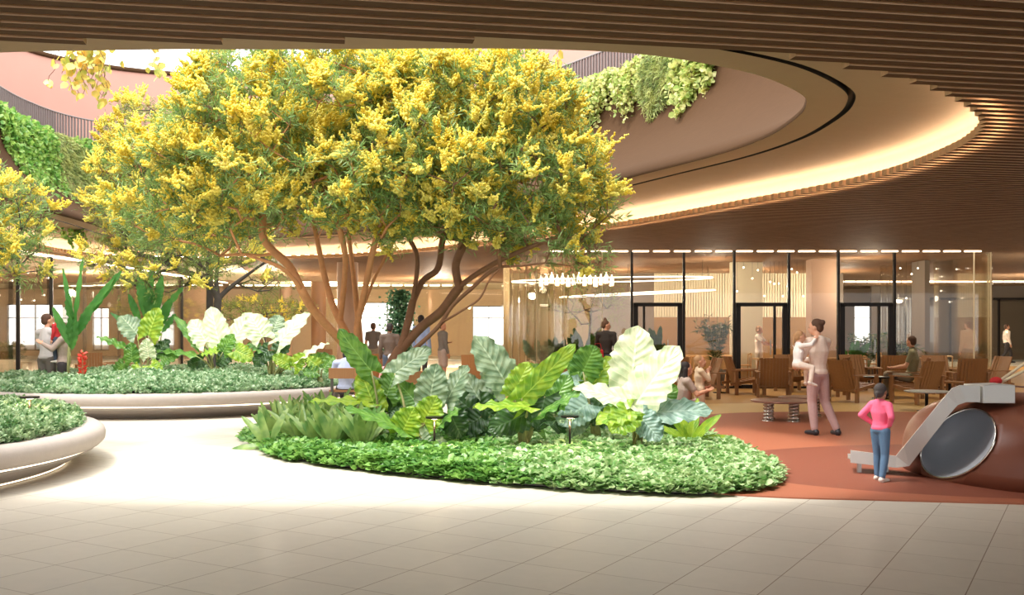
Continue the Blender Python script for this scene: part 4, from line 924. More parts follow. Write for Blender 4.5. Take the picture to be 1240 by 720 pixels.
# indoor furniture: light benches and tables behind the glass
def indoor_table(x, y, label):
    t = thing('dining_table', label, 'table', (x, y, 0), 0, 'dining tables inside the glass shop'); MB().box((-.7, -.4, .71), (.7, .4, .75)).build('table_top', M['chair_light'], t)
    for sx in (-1, 1):
        for sy in (-1, 1): MB().tube([(sx*.62, sy*.33, 0), (sx*.55, sy*.3, .71)], .022, 6).build('leg', M['chair_light'], t)
    return t
def dining_chair(x, y, rz, label):
    t = thing('dining_chair', label, 'chair', (x, y, 0), rz, 'dining chairs inside the glass shop'); b = MB().box((-.22, -.22, .43), (.22, .22, .46)); b.build('seat', M['chair_light'], t, bevel=.01)
    b = MB(); b.tube([(-.2, .22, .78), (0, .26, .8), (.2, .22, .78)], .025, 6); b.build('backrest', M['chair_light'], t, True)
    for sx in (-1, 1):
        MB().tube([(sx*.2, .2, 0), (sx*.2, .22, .78)], .016, 6).build('leg', M['chair_light'], t); MB().tube([(sx*.2, -.2, 0), (sx*.2, -.2, .44)], .016, 6).build('leg', M['chair_light'], t)
    return t
dt = None; dc = None
for i, (x, y, w) in enumerate([(7.6, 28.3, 'behind the second glass door'), (9.4, 28.6, 'behind the third glass door'), (11.3, 28.6, 'near the glass corner'), (6.2, 31.2, 'deeper in the shop at the left'), (10.6, 32.2, 'deep in the shop at the right')]):
    if dt is None: dt = indoor_table(x, y, 'pale wooden table '+w)
    else: dup(dt, (x, y, 0), 0, 'pale wooden table '+w)
    for j, (dx, rz) in enumerate(((-1.0, PI/2), (1.0, -PI/2))):
        L_ = 'pale wooden chair %s of the table %s' % (('left', 'right')[j], w)
        if dc is None: dc = dining_chair(x+dx, y, rz, L_)
        else: dup(dc, (x+dx, y, 0), rz, L_)
# pots and potted plants
def pot(t, r, h, m='concrete'):
    MB().lathe([(0, 0), (r*.75, 0), (r, h), (r-.03, h), (r-.05, h-.05), (0, h-.05)], 24).build('pot', M[m], t, True)
def potted_palm(x, y, h, label, n=13):
    t = thing('potted_palm', label, 'plant', (x, y, 0.004)); pot(t, .28, .45, 'wall_grey'); lv = []; dr = []; st = MB()
    for i in range(n):
        a = i*2.4; r = random.uniform(.25, .62); q = [Vector((0, 0, .4)).lerp(Vector((r*math.cos(a), r*math.sin(a), h*random.uniform(.75, 1))), f)+Vector((0, 0, .35*math.sin(f*PI)*(1-.3*f))) for f in np.linspace(0, 1, 10)]; st.tube(q, .008, 4)
        for k in range(2, 10):
            d = (q[k]-q[k-1]).normalized()
            for s_ in (-1, 1):
                for _ in range(2): side = Vector((-d.y, d.x, 0)); side = side.normalized() if side.length > .01 else Vector((1, 0, 0)); lv.append(tuple(q[k].lerp(q[k-1], random.random()))); dr.append(tuple(side*s_+d*.6+Vector((0, 0, -.25))))
    st.build('stems', M['petiole'], t); V, Fc = scatter([(0,0,0),(.4,.05,0),(1,0,-.15),(.4,-.05,0)], [(0,1,2,3)], np.array(lv), frames(np.array(dr)), .30*rng.uniform(.7, 1.1, len(lv))); npmesh('fronds', V, Fc, M['palm'], t); return t
potted_palm((867-620)*27.9/F, 27.9, 1.95, 'large potted palm just behind the glass left of the second door', 18)
potted_palm((1052-620)*29/F, 29, 1.5, 'potted palm behind the third glass door')
potted_palm((1093-620)*30/F, 30, 1.2, 'small potted palm in front of the bright inner windows')
def potted_paddle(px, D, h, label, m='canna', n=7):
    x = (px-620)*D/F; t = thing('potted_paddle_plant', label, 'plant', (x, D, 0.004)); pot(t, .26, .5)
    for i in range(n):
        a = random.uniform(-1, 1)*1.1; A_ = Vector((.10*a, random.uniform(-.1, .1), .5+.25*h*random.uniform(.3, 1))); T = A_+Vector((.35*a, random.uniform(-.15, .15), h*.5*random.uniform(.6, 1))); big_leaf(t, (0, 0, .46), A_, T, .2, M[m], (.2, -.95, .2), seed=i, pr=.012, heart=False, droop=.1)
    return t
potted_paddle(705, 28.6, 1.75, 'paddle leaved potted plant inside the curved glass', 'palm'); potted_paddle(793, 28.2, 1.8, 'dark paddle leaved potted plant behind the first glass door', 'palm')
potted_paddle(672, 28.8, 1.3, 'bushy potted plant with pale flowers inside the curved glass', 'palm', 9); potted_paddle(652, 28.2, 1.2, 'small potted plant at the left inside the curved glass', 'al_grey', 8)
potted_paddle(1030, 28.0, 1.1, 'low leafy potted plant at the dark mullion by the third door', 'canna', 9)
# tree inside the shop and its hanging greenery
ref = Vector(((712-620)*31/F, 31, 0)); tF = thing('indoor_tree', 'thin leaved tree growing inside the curved glass shop', 'tree', ref); pot(tF, .4, .5)
T = Tree(); T.stem([(0,0,.45),(.05,0,1.4),(.1,0,2.2)], .06, .03); tp = canopy_points([(-.3,0,2.6,1.5,.8,.7),(.3,0,2.3,.8,.6,.9)], 90, spacing=.2); tips = T.grow(tp, .3); T.mesh('branches', M['bark_grey'], tF, tips)
foliage(tF, tp, (0, 0, 1.8), M['leaf_tree_dim'], 35, .10, .3)
# left interior planter trough with shrubs
x = (22-620)*26/F
t = thing('tapered_planter', 'pale tapered trough planter behind the left glass with brown green shrubs', 'planter', (-14.3, 27.5, 0)); b = MB(); vs = []
for z, k in ((0, .8), (.75, 1.0)): vs += [(-.85*k, -.35*k, z), (.85*k, -.35*k, z), (.85*k, .35*k, z), (-.85*k, .35*k, z)]
b.add(vs, [(0,3,2,1),(0,1,5,4),(1,2,6,5),(2,3,7,6),(3,0,4,7),(4,5,6,7)]).build('trough', M['cream'], t, bevel=.02)
pos = np.array([[random.uniform(-.8, .8), random.uniform(-.3, .3), .75+random.random()**2*.45] for _ in range(1800)]); V, Fc = scatter(LEAF_V, LEAF_F, pos, frames(rng.normal(size=(1800, 3))+[0, 0, .5]), .09*rng.uniform(.6, 1.2, 1800)); npmesh('shrubs', V, Fc, M['palm'], t)
# green wall plant by the windows behind
ref = Vector(((484-620)*38/F, 38, 0)); t = thing('climbing_plant', 'tall blue green climbing plant before the bright far window', 'plant', ref); pot(t, .3, .4); MB().tube([(0,0,.3),(0,0,2.9)], .04, 6).build('stem', M['twig'], t)
pos = np.array([[random.gauss(0, .22), random.gauss(0, .2), random.uniform(.4, 3.0)] for _ in range(2600)]); V, Fc = scatter(LEAF_V, LEAF_F, pos, frames(rng.normal(size=(2600, 3))), .13*rng.uniform(.6, 1.2, 2600)); npmesh('foliage', V, Fc, leafm('teal_leaf', (90, 140, 110), (60, 104, 80)), t)

# ---------------------------------------------------------------- the play dome, the slide and the spring tables
dc_ = Vector((5.82, 10.98, .03)); rx, ry, rz_, pw = 1.42, 1.55, .87, 3.3
b = MB(); prof = [(math.cos(a)**(2/pw), math.sin(a)**(2/pw)) for a in np.linspace(0, PI/2*.9999, 30)]
n = 96; vs = [(rx*r*math.cos(2*PI*k/n), ry*r*math.sin(2*PI*k/n), rz_*z) for r, z in prof for k in range(n)]
fs = [(i*n+k, i*n+(k+1) % n, (i+1)*n+(k+1) % n, (i+1)*n+k) for i in range(len(prof)-1) for k in range(n)]; fs += [tuple((len(prof)-1)*n+k for k in range(n)), tuple(reversed(range(n)))]
dome = b.add(vs, fs).build('play_dome', M['dome'], None, True); dome.location = dc_; prop(dome, 'reddish brown play dome with a steel tunnel through it at the right edge', 'play dome')
tc = P(1159, 541, 10.2)-dc_; ax = Vector((-.43, -1, -.03)).normalized()             # tunnel axis leaves the dome towards the camera
u_ = Vector((.731, 0, .682)); u_ = (u_-ax*u_.dot(ax)).normalized(); v_ = ax.cross(u_).normalized(); ra, rb_ = .44, .25
def tun(off, k, da=0): return [tc+ax*off+u_*(ra+da)*math.cos(2*PI*i/48)+v_*(rb_+da)*math.sin(2*PI*i/48) for i in range(48)] if k else None
cut = MB(); vs = tun(.9, 1)+tun(-1.35, 1); cut.add(vs, [(i, (i+1) % 48, 48+(i+1) % 48, 48+i) for i in range(48)]+[tuple(reversed(range(48))), tuple(range(48, 96))])
cme = cut.build('cutter', M['dome']); cme.location = dc_
bpy.context.view_layer.update()
bm = bmesh.new(); bm.from_mesh(cme.data); bmesh.ops.recalc_face_normals(bm, faces=bm.faces); bm.to_mesh(cme.data); bm.free()
bm = bmesh.new(); bm.from_mesh(dome.data); bmesh.ops.recalc_face_normals(bm, faces=bm.faces); bm.to_mesh(dome.data); bm.free()
md = dome.modifiers.new('tunnel', 'BOOLEAN'); md.object = cme; md.operation = 'DIFFERENCE'; md.solver = 'EXACT'
dg = bpy.context.evaluated_depsgraph_get(); nm = bpy.data.meshes.new_from_object(dome.evaluated_get(dg)); dome.modifiers.clear(); dome.data = nm; bpy.data.objects.remove(cme)
# steel lining: follow the axis from the dome surface inwards
def on_dome(p):
    """distance along +ax from p at which the ray leaves the dome"""
    lo, hi = -.6, 1.6
    f = lambda q: ((q.x/rx)**2+(q.y/ry)**2)**(pw/2)+(max(q.z, 0)/rz_)**pw-1
    if f(p+ax*lo) > 0: return 0
    for _ in range(40):
        m_ = (lo+hi)/2
        if f(p+ax*m_) < 0: lo = m_
        else: hi = m_
    return lo
rim_ = []; inner = []
for i in range(48):
    q = tc+u_*(ra-.004)*math.cos(2*PI*i/48)+v_*(rb_-.004)*math.sin(2*PI*i/48); q2 = q+ax*(on_dome(q)+.012); rim_.append(q2); inner.append(q-ax*1.3)
b = MB(); b.add(rim_+inner, [(i, (i+1) % 48, 48+(i+1) % 48, 48+i) for i in range(48)]+[tuple(48+i for i in range(48))]); b.build('tunnel_lining', M['tube'], dome, True)
MB().tube(rim_+[rim_[0]], .010, 6, cap=False).build('tunnel_rim', M['chrome'], dome, True)
# the chrome grip
q = P(1229, 495, 10.55)-dc_; b = MB(); b.ell(q, (.075, .05, .05), Matrix.Rotation(.3, 3, 'Y'), 16); b.build('chrome_grip', M['chrome'], dome, True)
# slide
SD = 11.6
SL = [(1030,545,1030,560,10.95),(1085,552,1085,566,10.75),(1095,540,1101,564,10.65),(1120,509.5,1125,533,10.48),(1146,478,1150,501,10.35),(1153,470,1160,490,10.32),(1162,466.5,1170,486.5,10.3),(1187,466.5,1187,486.5,10.3)]
sl = thing('slide', 'brushed steel slide running down from the brown play dome', 'slide', (0, 0, 0))
def side_panel(dy, fl_):
    O = [P(a, b_, D) for a, b_, c, d, D in SL]; I = [P(c, d, D) for a, b_, c, d, D in SL]; off = Vector((dy*.25, dy, 0)); O = [o.lerp(i, fl_)+off for o, i in zip(O, I)]; I = [i+off for i in I]
    th = Vector((.01, .035, 0)); n = len(O); vs = O+I+[p+th for p in O]+[p+th for p in I]; b = MB(); fs = []
    for k in range(n-1): fs += [(k, n+k, n+k+1, k+1), (2*n+k, 2*n+k+1, 3*n+k+1, 3*n+k), (k, k+1, 2*n+k+1, 2*n+k), (n+k, 3*n+k, 3*n+k+1, n+k+1)]
    fs += [(0, 2*n, 3*n, n), (n-1, 2*n-1, 4*n-1, 3*n-1)]
    return b.add(vs, fs).build('side_panel', M['silver'], sl)
side_panel(0, 0); side_panel(.34, .6)
M_ = [P(a, b_, D).lerp(P(c, d, D), .7) for a, b_, c, d, D in SL]; n = len(M_); b = MB()
b.add([p+Vector((0, .02, 0)) for p in M_]+[p+Vector((.09, .36, 0)) for p in M_]+[p+Vector((0, .02, -.012)) for p in M_]+[p+Vector((.09, .36, -.012)) for p in M_], [(k, k+1, n+k+1, n+k) for k in range(n-1)]+[(2*n+k, 3*n+k, 3*n+k+1, 2*n+k+1) for k in range(n-1)]).build('chute', M['steel'], sl)
for fx in (1045, 1078): q = P(fx, 562, 10.9); MB().box((q.x-.02, 11.0, .0), (q.x+.02, 11.04, q.z)).build('foot', M['steel'], sl)
A0, A1 = P(1189, 467, 10.3), P(1226, 490, 10.3)
b = MB(); x0, z0, x1, z1, SD = A0.x, A0.z, A1.x, A1.z, 10.3
b.add([(x0, SD-.03, z1+.02), (x1, SD-.06, z1+.02), (x1, SD+.42, z1+.02), (x0, SD+.42, z1+.02), (x0, SD-.03, z0), (x0+.08, SD-.03, z0+.015), (x1, SD-.06, z0+.012), (x1, SD+.42, z0+.012), (x0, SD+.42, z0)],
              [(0,3,2,1), (0,1,6,5,4), (1,2,7,6), (2,3,8,7), (3,0,4,8), (4,5,6,7,8)]); b.build('start_box', M['silver'], sl, bevel=.006)
# climbing frame ropes at the right edge
cf = thing('rope_climber', 'climbing frame of slanted steel poles and ropes behind the slide top', 'climbing frame', (0, 0, 0)); ba = P(1207, 463, 14.2)
ba = Vector((ba.x, ba.y, .35))
for k, (qx, qy, dd) in enumerate([(1262,424,0),(1262,438,.6),(1262,470,.2)]):
    q = P(qx, qy, 14.2+dd); MB().tube([P(1209, 462+k*2, 14.2), q], .022 if k < 2 else .012, 8).build('pole', M['cream'] if k < 2 else M['twig'], cf, True)
b = MB().ell(P(1206, 461, 14.2), (.09, .06, .06), None, 12); b.build('red_clamp', M['red_cloth'], cf, True); MB().tube([P(1207, 463, 14.2), (P(1207, 463, 14.2).x+.1, 14.4, 0)], .03, 8).build('post', M['cream'], cf, True)
for k in range(4): MB().tube([P(1212, 466+k*7, 14.4), P(1262, 470+k*11, 14.6)], .009, 5).build('rope', M['twig'], cf, True)
# spring tables
def spring_table(px, py, D, r, label, nsp=4):
    x = (px-620)*D/F; h = EYE-(py-YH)*D/F; t = thing('spring_table', label, 'play table', (x, D, .013), 0, 'springy play tables'); h -= .013
    MB().lathe([(0, h-.035), (r-.04, h-.035), (r, h-.02), (r, h-.005), (r-.015, h), (0, h)], 40).build('disc', mat('disc_metal', (150, 112, 98), .3, .5), t, True)
    for k in range(nsp):
        a = 2*PI*k/nsp+.5; c = (r*.58*math.cos(a), r*.58*math.sin(a)); q = [(c[0]+.075*math.cos(s_*2*PI/14), c[1]+.075*math.sin(s_*2*PI/14), .03+(h-.075)*s_/(14*5)) for s_ in range(14*5+1)]
        MB().tube(q, .017, 7).build('spring', M['chrome'], t, True); MB().lathe([(0, 0), (.11, 0), (.11, .02), (0, .025)], 20, c=(c[0], c[1], 0)).build('foot_plate', M['chrome'], t, True)
    return t
spring_table(946, 484, 17.4, .52, 'nearer round play table on fat coil springs'); spring_table(974, 480, 18.3, .46, 'further round play table on fat coil springs, partly hidden')
# bench with the seated man
bn = thing('park_bench', 'wooden bench with dark metal legs behind the left tip of the bed', 'bench', P(421, 500, 19.0)*1.0); bn.location.z = 0
for z0, z1 in ((.66, .86),): MB().box((-.36, -.02, z0), (.42, .015, z1)).build('backrest', M['chair'], bn, bevel=.005)
MB().box((-.36, 0.03, .40), (.42, .50, .44)).build('seat', M['chair'], bn)
for x in (-.3, .36):
    MB().box((x-.025, .0, 0), (x+.025, .03, .84)).build('leg', M['grey'], bn); MB().box((x-.025, .45, 0), (x+.025, .48, .41)).build('leg', M['grey'], bn)
bn2 = thing('park_bench', 'second wooden bench half hidden behind the leaves right of the dark stems', 'bench', (P(505, 500, 18.6).x, 18.6, 0))
MB().box((-.3, -.02, .60), (.3, .015, .82)).build('backrest', M['chair'], bn2, bevel=.005); MB().box((-.3, 0.03, .40), (.3, .50, .44)).build('seat', M['chair'], bn2)
for x in (-.25, .25):
    MB().box((x-.025, .0, 0), (x+.025, .03, .80)).build('leg', M['grey'], bn2); MB().box((x-.025, .45, 0), (x+.025, .48, .41)).build('leg', M['grey'], bn2)

# ---------------------------------------------------------------- people
def capsule(b, p, q, r0, r1, n=10):
    p, q = Vector(p), Vector(q); d = q-p
    if d.length < 1e-6: return b.ell(p, (r0, r0, r0), None, n)
    u = d.normalized(); pts = []; rr = []
    for k in (-90, -60, -30, 0): a = math.radians(k); pts.append(p+u*r0*math.sin(a)); rr.append(max(r0*math.cos(a), r0*.02))
    for k in (0, 30, 60, 90): a = math.radians(k); pts.append(q+u*r1*math.sin(a)); rr.append(max(r1*math.cos(a), r1*.02))
    return b.tube(pts, rr, n)
def remesh(b, name, m, parent, vox, smooth=3):
    o = b.build(name, m, None, True); md = o.modifiers.new('r', 'REMESH'); md.mode = 'VOXEL'; md.voxel_size = vox; md.use_smooth_shade = True
    ms = o.modifiers.new('s', 'SMOOTH'); ms.iterations = smooth; ms.factor = .5
    dg = bpy.context.evaluated_depsgraph_get(); dg.update(); me = bpy.data.meshes.new_from_object(o.evaluated_get(dg)); bpy.data.objects.remove(o)
    me.name = name; o = bpy.data.objects.new(name, me); C.objects.link(o); o.parent = parent; me.polygons.foreach_set('use_smooth', [True]*len(me.polygons)); return o
def person(label, loc, rz, h, top='grey_cloth', bottom='dark_cloth', sleeve='long', legs='pants', hair='short', hairm='hair_brown', skinm='skin', shoes='shoe_dark', vox=.016, J=None, child=False, group=None, headrot=(0, 0), vest=None):
    """builds a figure facing local -y; J overrides joints (in units of the height)"""
    t = thing('person', label, 'person', loc, rz, group)
    j = dict(pel=(0,0,.525), wai=(0,.0,.61), che=(0,0,.725), neb=(0,.008,.82), hea=(0,-.01,.93), shL=(.108,0,.805), elL=(.135,.012,.64), wrL=(.135,-.035,.49), shR=(-.108,0,.805), elR=(-.135,.012,.64), wrR=(-.135,-.035,.49),
             hiL=(.05,0,.515), knL=(.055,-.012,.285), anL=(.058,.012,.045), hiR=(-.05,0,.515), knR=(-.055,-.012,.285), anR=(-.058,.012,.045), fL=(0,-1,0), fR=(0,-1,0))
    if child: j.update(hea=(0,-.01,.905), neb=(0,.008,.80), shL=(.1,0,.775), shR=(-.1,0,.775), elL=(.125,.01,.62), elR=(-.125,.01,.62), wrL=(.125,-.03,.48), wrR=(-.125,-.03,.48), che=(0,0,.70))
    j.update(J or {}); j = {k: (Vector(v)*(h if k not in ('fL', 'fR') else 1)) for k, v in j.items()}
    hs = h*(1.22 if child else 1)
    def torso(b, g, lo=0.0, hi=1.0, wide=1):
        spine = [j['pel'], j['wai'], j['che'], j['neb']]; R_ = [(.088,.066), (.072,.056), (.096,.066), (.062,.045)]
        for i in range(3):
            for k in range(6):
                f = k/5; p = spine[i].lerp(spine[i+1], f); gp = (i+f)/3
                if gp < lo or gp > hi: continue
                ax_ = (j['hiL']-j['hiR']).lerp(j['shL']-j['shR'], gp).normalized(); sz = (spine[i+1]-spine[i]).normalized(); ay_ = sz.cross(ax_).normalized(); ax2 = ay_.cross(sz).normalized()
                rx_ = (R_[i][0]+(R_[i+1][0]-R_[i][0])*f)*h*wide+g; ry_ = (R_[i][1]+(R_[i+1][1]-R_[i][1])*f)*h*wide+g
                b.ell(p, (rx_, ry_, .04*h+g), Matrix((( ax2.x, ay_.x, sz.x), (ax2.y, ay_.y, sz.y), (ax2.z, ay_.z, sz.z))), 12)
        if hi > .9:
            for s_ in 'LR': capsule(b, j['neb'].lerp(j['che'], .15), j['sh'+s_], .042*h+g, .036*h+g)
    B = MB(); torso(B, 0)
    capsule(B, j['neb'], j['hea'], .030*hs, .028*hs)
    hd = Matrix.Rotation(headrot[0], 3, 'Z') @ Matrix.Rotation(headrot[1], 3, 'X'); hc = j['hea']
    B.ell(hc+hd @ Vector((0, .004*hs, .012*hs)), (.045*hs, .057*hs, .058*hs), hd, 16); B.ell(hc+hd @ Vector((0, -.022*hs, -.026*hs)), (.033*hs, .034*hs, .040*hs), hd, 12)
    B.ell(hc+hd @ Vector((0, -.058*hs, -.008*hs)), (.008*hs, .014*hs, .015*hs), hd, 8); B.ell(hc+hd @ Vector((0, -.05*hs, -.034*hs)), (.015*hs, .010*hs, .007*hs), hd, 8)
    for s_ in (-1, 1): B.ell(hc+hd @ Vector((s_*.046*hs, .006*hs, -.004*hs)), (.007*hs, .012*hs, .018*hs), hd, 8)
    for s_, sg in (('L', 1), ('R', -1)):
        capsule(B, j['sh'+s_], j['el'+s_], .031*h, .024*h); capsule(B, j['el'+s_], j['wr'+s_], .025*h, .016*h)
        capsule(B, j['hi'+s_], j['kn'+s_], .055*h, .035*h); capsule(B, j['kn'+s_].lerp(j['an'+s_], .0), j['kn'+s_].lerp(j['an'+s_], .35), .034*h, .034*h); capsule(B, j['kn'+s_].lerp(j['an'+s_], .35), j['an'+s_], .033*h, .021*h)
        f = j['f'+s_].normalized(); capsule(B, j['an'+s_]+Vector((0, 0, -.015*h))-f*.015*h, j['an'+s_]+f*.09*h+Vector((0, 0, -.028*h)), .024*h, .018*h)
        d = (j['wr'+s_]-j['el'+s_]).normalized(); inw = Vector((-sg, 0, 0)); pn = d.cross(Vector((0, 1, 0))); pn = pn.normalized() if pn.length > .2 else Vector((1, 0, 0)); sd = d.cross(pn).normalized(); k = h*(1.05 if child else 1)
        B.ell(j['wr'+s_]+d*.03*k, (.012*k, .024*k, .030*k), Matrix((( pn.x, sd.x, d.x), (pn.y, sd.y, d.y), (pn.z, sd.z, d.z))), 10)
        for q, (o_, L_) in enumerate(((-.018, .034), (-.006, .040), (.006, .038), (.017, .030))):
            a = j['wr'+s_]+d*.052*k+sd*o_*k; c = a+d*L_*.55*k+pn*(.006*k*sg*-1); e = c+(d*.8+pn*(-sg)*.5).normalized()*L_*.5*k; capsule(B, a, c, .0062*k, .0056*k, 6); capsule(B, c, e, .0056*k, .0046*k, 6)
        a = j['wr'+s_]+d*.018*k-sd*.018*k; c = a+(d*.6-sd*.8).normalized()*.022*k; capsule(B, a, c, .0078*k, .0065*k, 6); capsule(B, c, c+(d*.9-sd*.3).normalized()*.018*k, .0065*k, .0052*k, 6)
    remesh(B, 'body', M[skinm], t, vox*.72 if vox < .014 else vox*.85, 2)
    if True:
        for s_ in (-1, 1): MB().ell(hc+hd @ Vector((s_*.018*hs, -.050*hs, .006*hs)), (.006*hs, .004*hs, .0035*hs), hd, 8).build('eye', M['eye'], t, True)
        MB().ell(hc+hd @ Vector((0, -.0575*hs, -.034*hs)), (.012*hs, .004*hs, .0035*hs), hd, 8).build('mouth', M['lip'], t, True)
    # clothes
    g = .012*(h/1.7); b = MB(); torso(b, g, .08 if legs != 'dress' else 0, 1.0, 1.03)
    b2 = (j['pel']-j['wai']).normalized(); b.ell(j['pel']+b2*(-.02*h), (.095*h+g, .072*h+g, .05*h), None, 12)
    for s_ in 'LR':
        capsule(b, j['sh'+s_], j['el'+s_] if sleeve != 'short' else j['sh'+s_].lerp(j['el'+s_], .62), .034*h+g, .027*h+g)
        if sleeve == 'long': capsule(b, j['el'+s_], j['el'+s_].lerp(j['wr'+s_], .93), .027*h+g, .019*h+g*.8)
        if sleeve == 'three': capsule(b, j['el'+s_], j['el'+s_].lerp(j['wr'+s_], .5), .027*h+g, .023*h+g*.8)
    remesh(b, 'shirt', M[top], t, vox, 2)
    b = MB(); b.ell(j['pel'], (.088*h+g, .068*h+g, .055*h), None, 12)
    for s_ in 'LR':
        if legs == 'pants': capsule(b, j['hi'+s_], j['kn'+s_], .058*h+g*.6, .038*h+g*.6); capsule(b, j['kn'+s_], j['kn'+s_].lerp(j['an'+s_], .35), .037*h+g*.7, .037*h+g*.6); capsule(b, j['kn'+s_].lerp(j['an'+s_], .35), j['kn'+s_].lerp(j['an'+s_], .93), .036*h+g*.6, .027*h+g*.8)
        else: capsule(b, j['hi'+s_], j['kn'+s_].lerp(j['hi'+s_], .05), .062*h+g*.6, .048*h+g)
    if legs != 'pants': capsule(b, j['hiL'].lerp(j['hiR'], .5), j['knL'].lerp(j['knR'], .5)+Vector((0, 0, .03*h)), .07*h, .05*h)
    remesh(b, 'trousers' if legs == 'pants' else 'skirt', M[bottom], t, vox, 2)
    for s_ in 'LR':
        b = MB(); f = j['f'+s_].normalized(); a = j['an'+s_]; z0 = Vector((0, 0, 1)); capsule(b, a-z0*.018*h-f*.02*h, a+f*.095*h-z0*.027*h, .0265*h, .0185*h); capsule(b, a-f*.012*h-z0*.03*h, a+z0*.01*h, .024*h, .026*h); o = remesh(b, 'shoe', M[shoes], t, vox*.8, 2)
    b = MB(); H_ = lambda x, y, z: hc+hd @ Vector((x*hs, y*hs, z*hs))
    if hair == 'cap':
        b.ell(H_(0, .006, .028), (.052*hs, .064*hs, .046*hs), hd, 14); capsule(b, H_(-.02, -.06, .022), H_(.02, -.06, .022), .016*hs, .016*hs)
    else:
        b.ell(H_(0, .016, .026), (.050*hs, .056*hs, .052*hs), hd, 14); b.ell(H_(0, .034, -.004), (.045*hs, .036*hs, .045*hs), hd, 12)
        if hair == 'bun': b.ell(H_(0, .066, .035), (.026*hs, .026*hs, .026*hs), hd, 10)
        if hair == 'topbun': b.ell(H_(0, .03, .085), (.024*hs, .024*hs, .024*hs), hd, 10)
        if hair == 'low_pony': b.ell(H_(0, .062, -.012), (.02*hs, .02*hs, .02*hs), hd, 10); capsule(b, H_(0, .07, -.02), H_(0, .078, -.055), .014*hs, .006*hs)
        if hair == 'long':
            for q in (-.035, -.012, .012, .035): capsule(b, H_(q, .035, 0), H_(q*1.3, .05, -.12), .026*hs, .018*hs); capsule(b, H_(q*1.3, .05, -.12), H_(q*1.1, .045, -.19), .018*hs, .009*hs)
        if hair == 'braid':
            for q in (-1, 1):
                for k in range(9): b.ell(H_(q*.045+.006*(-1)**k, .022, -.03-.021*k), (.015*hs, .015*hs, .017*hs), hd, 8)
        if hair == 'pony':
            b.ell(H_(0, .062, .02), (.018*hs, .018*hs, .018*hs), hd, 8); capsule(b, H_(0, .068, .018), H_(0, .085, -.06), .020*hs, .016*hs); capsule(b, H_(0, .085, -.06), H_(0, .078, -.12), .016*hs, .007*hs)
    remesh(b, 'hair' if hair != 'cap' else 'hat', M[hairm], t, vox*.8, 2)
    return t, j
def at(px, D, z=0): return ((px-620)*D/F, D, z)
R_ = math.radians
# the girl in pink: seen from behind-right, hands on hips
person('girl in a pink top and blue jeans, hands on hips, looking at the slide', at(1066, 10.45, .03), R_(122), 1.03, 'pink_cloth', 'denim', 'long', 'pants', 'low_pony', 'hair_grey', 'skin_tan', 'shoe_white', .009, child=True, headrot=(R_(12), R_(4)),
       J=dict(shL=(.1,0,.775), elL=(.175,.075,.665), wrL=(.105,-.03,.575), shR=(-.1,0,.775), elR=(-.185,.07,.67), wrR=(-.11,.0,.575), anL=(.06,-.03,.045), anR=(-.06,.05,.045), knL=(.058,-.03,.27), knR=(-.056,.0,.27)))
# woman carrying a child
t_, jw = person('woman in a cream sweater and lilac jeans carrying a child on her arm', at(990, 15.1, .014), R_(-150), 1.74, 'cream_cloth', 'lilac_cloth', 'long', 'pants', 'bun', 'hair_brown', 'skin', 'shoe_dark', .011, headrot=(R_(25), R_(8)),
       J=dict(hea=(.0,-.022,.93), elL=(.14,-.05,.67), wrL=(.09,-.16,.60), elR=(-.14,-.06,.67), wrR=(-.02,-.18,.64), knR=(-.07,.02,.285), anR=(-.12,.11,.045), fR=(-.4,-1,0), knL=(.045,-.02,.285), anL=(.045,.01,.045), pel=(.0,.0,.525), che=(0,.012,.725), neb=(0,.016,.82)))
q = Vector(at(966, 14.93)); 
person('small fair haired girl in white clothes held in the arms of the woman', (q.x, q.y, .74), R_(100), 1.0, 'white_cloth', 'cream_cloth', 'long', 'pants', 'pony', 'hair_blond', 'skin', 'shoe_white', .010, child=True, headrot=(R_(-10), 0),
       J=dict(pel=(0,0,.34), wai=(0,0,.42), che=(.0,-.01,.53), neb=(0,-.01,.64), hea=(.0,-.045,.755), shL=(.09,-.01,.62), shR=(-.09,-.01,.62), elL=(.13,-.15,.61), elR=(-.13,-.15,.64), wrL=(.05,-.26,.68), wrR=(-.04,-.26,.72),
              hiL=(.055,0,.335), hiR=(-.055,0,.335), knL=(.10,-.19,.29), knR=(-.13,-.17,.30), anL=(.12,-.20,.07), anR=(-.15,-.13,.09), fL=(.1,-1,-.3), fR=(-.1,-1,-.3)))
# crouching woman and the blonde girl
person('dark haired woman crouching with an arm round the girl with braids', at(826, 16.2, .014), R_(100), 1.66, 'taupe_cloth', 'lilac_cloth', 'short', 'pants', 'long', 'hair_dark', 'skin', 'shoe_dark', .013, headrot=(R_(12), R_(-6)),
       J=dict(pel=(0,0.02,.17), wai=(0,.0,.25), che=(0,-.02,.365), neb=(0,-.03,.465), hea=(0,-.045,.57), shL=(.105,-.02,.45), shR=(-.105,-.02,.45), elL=(.15,-.12,.35), wrL=(.09,-.24,.375), elR=(-.14,-.10,.33), wrR=(-.07,-.23,.36),
              hiL=(.055,.02,.17), hiR=(-.055,.02,.17), knL=(.09,-.2,.24), knR=(-.08,-.16,.06), anL=(.08,-.14,.045), anR=(-.07,.07,.045)))
person('fair haired girl with two braids and a beige dress beside the crouching woman', at(847, 16.35, .014), R_(95), 1.17, 'beige_cloth', 'beige_cloth', 'long', 'skirt', 'braid', 'hair_blond', 'skin', 'shoe_white', .011, child=True, headrot=(R_(-12), R_(-8)),
       J=dict(elL=(.11,-.10,.66), wrL=(.03,-.13,.76), elR=(-.11,-.10,.66), wrR=(-.03,-.12,.74)))
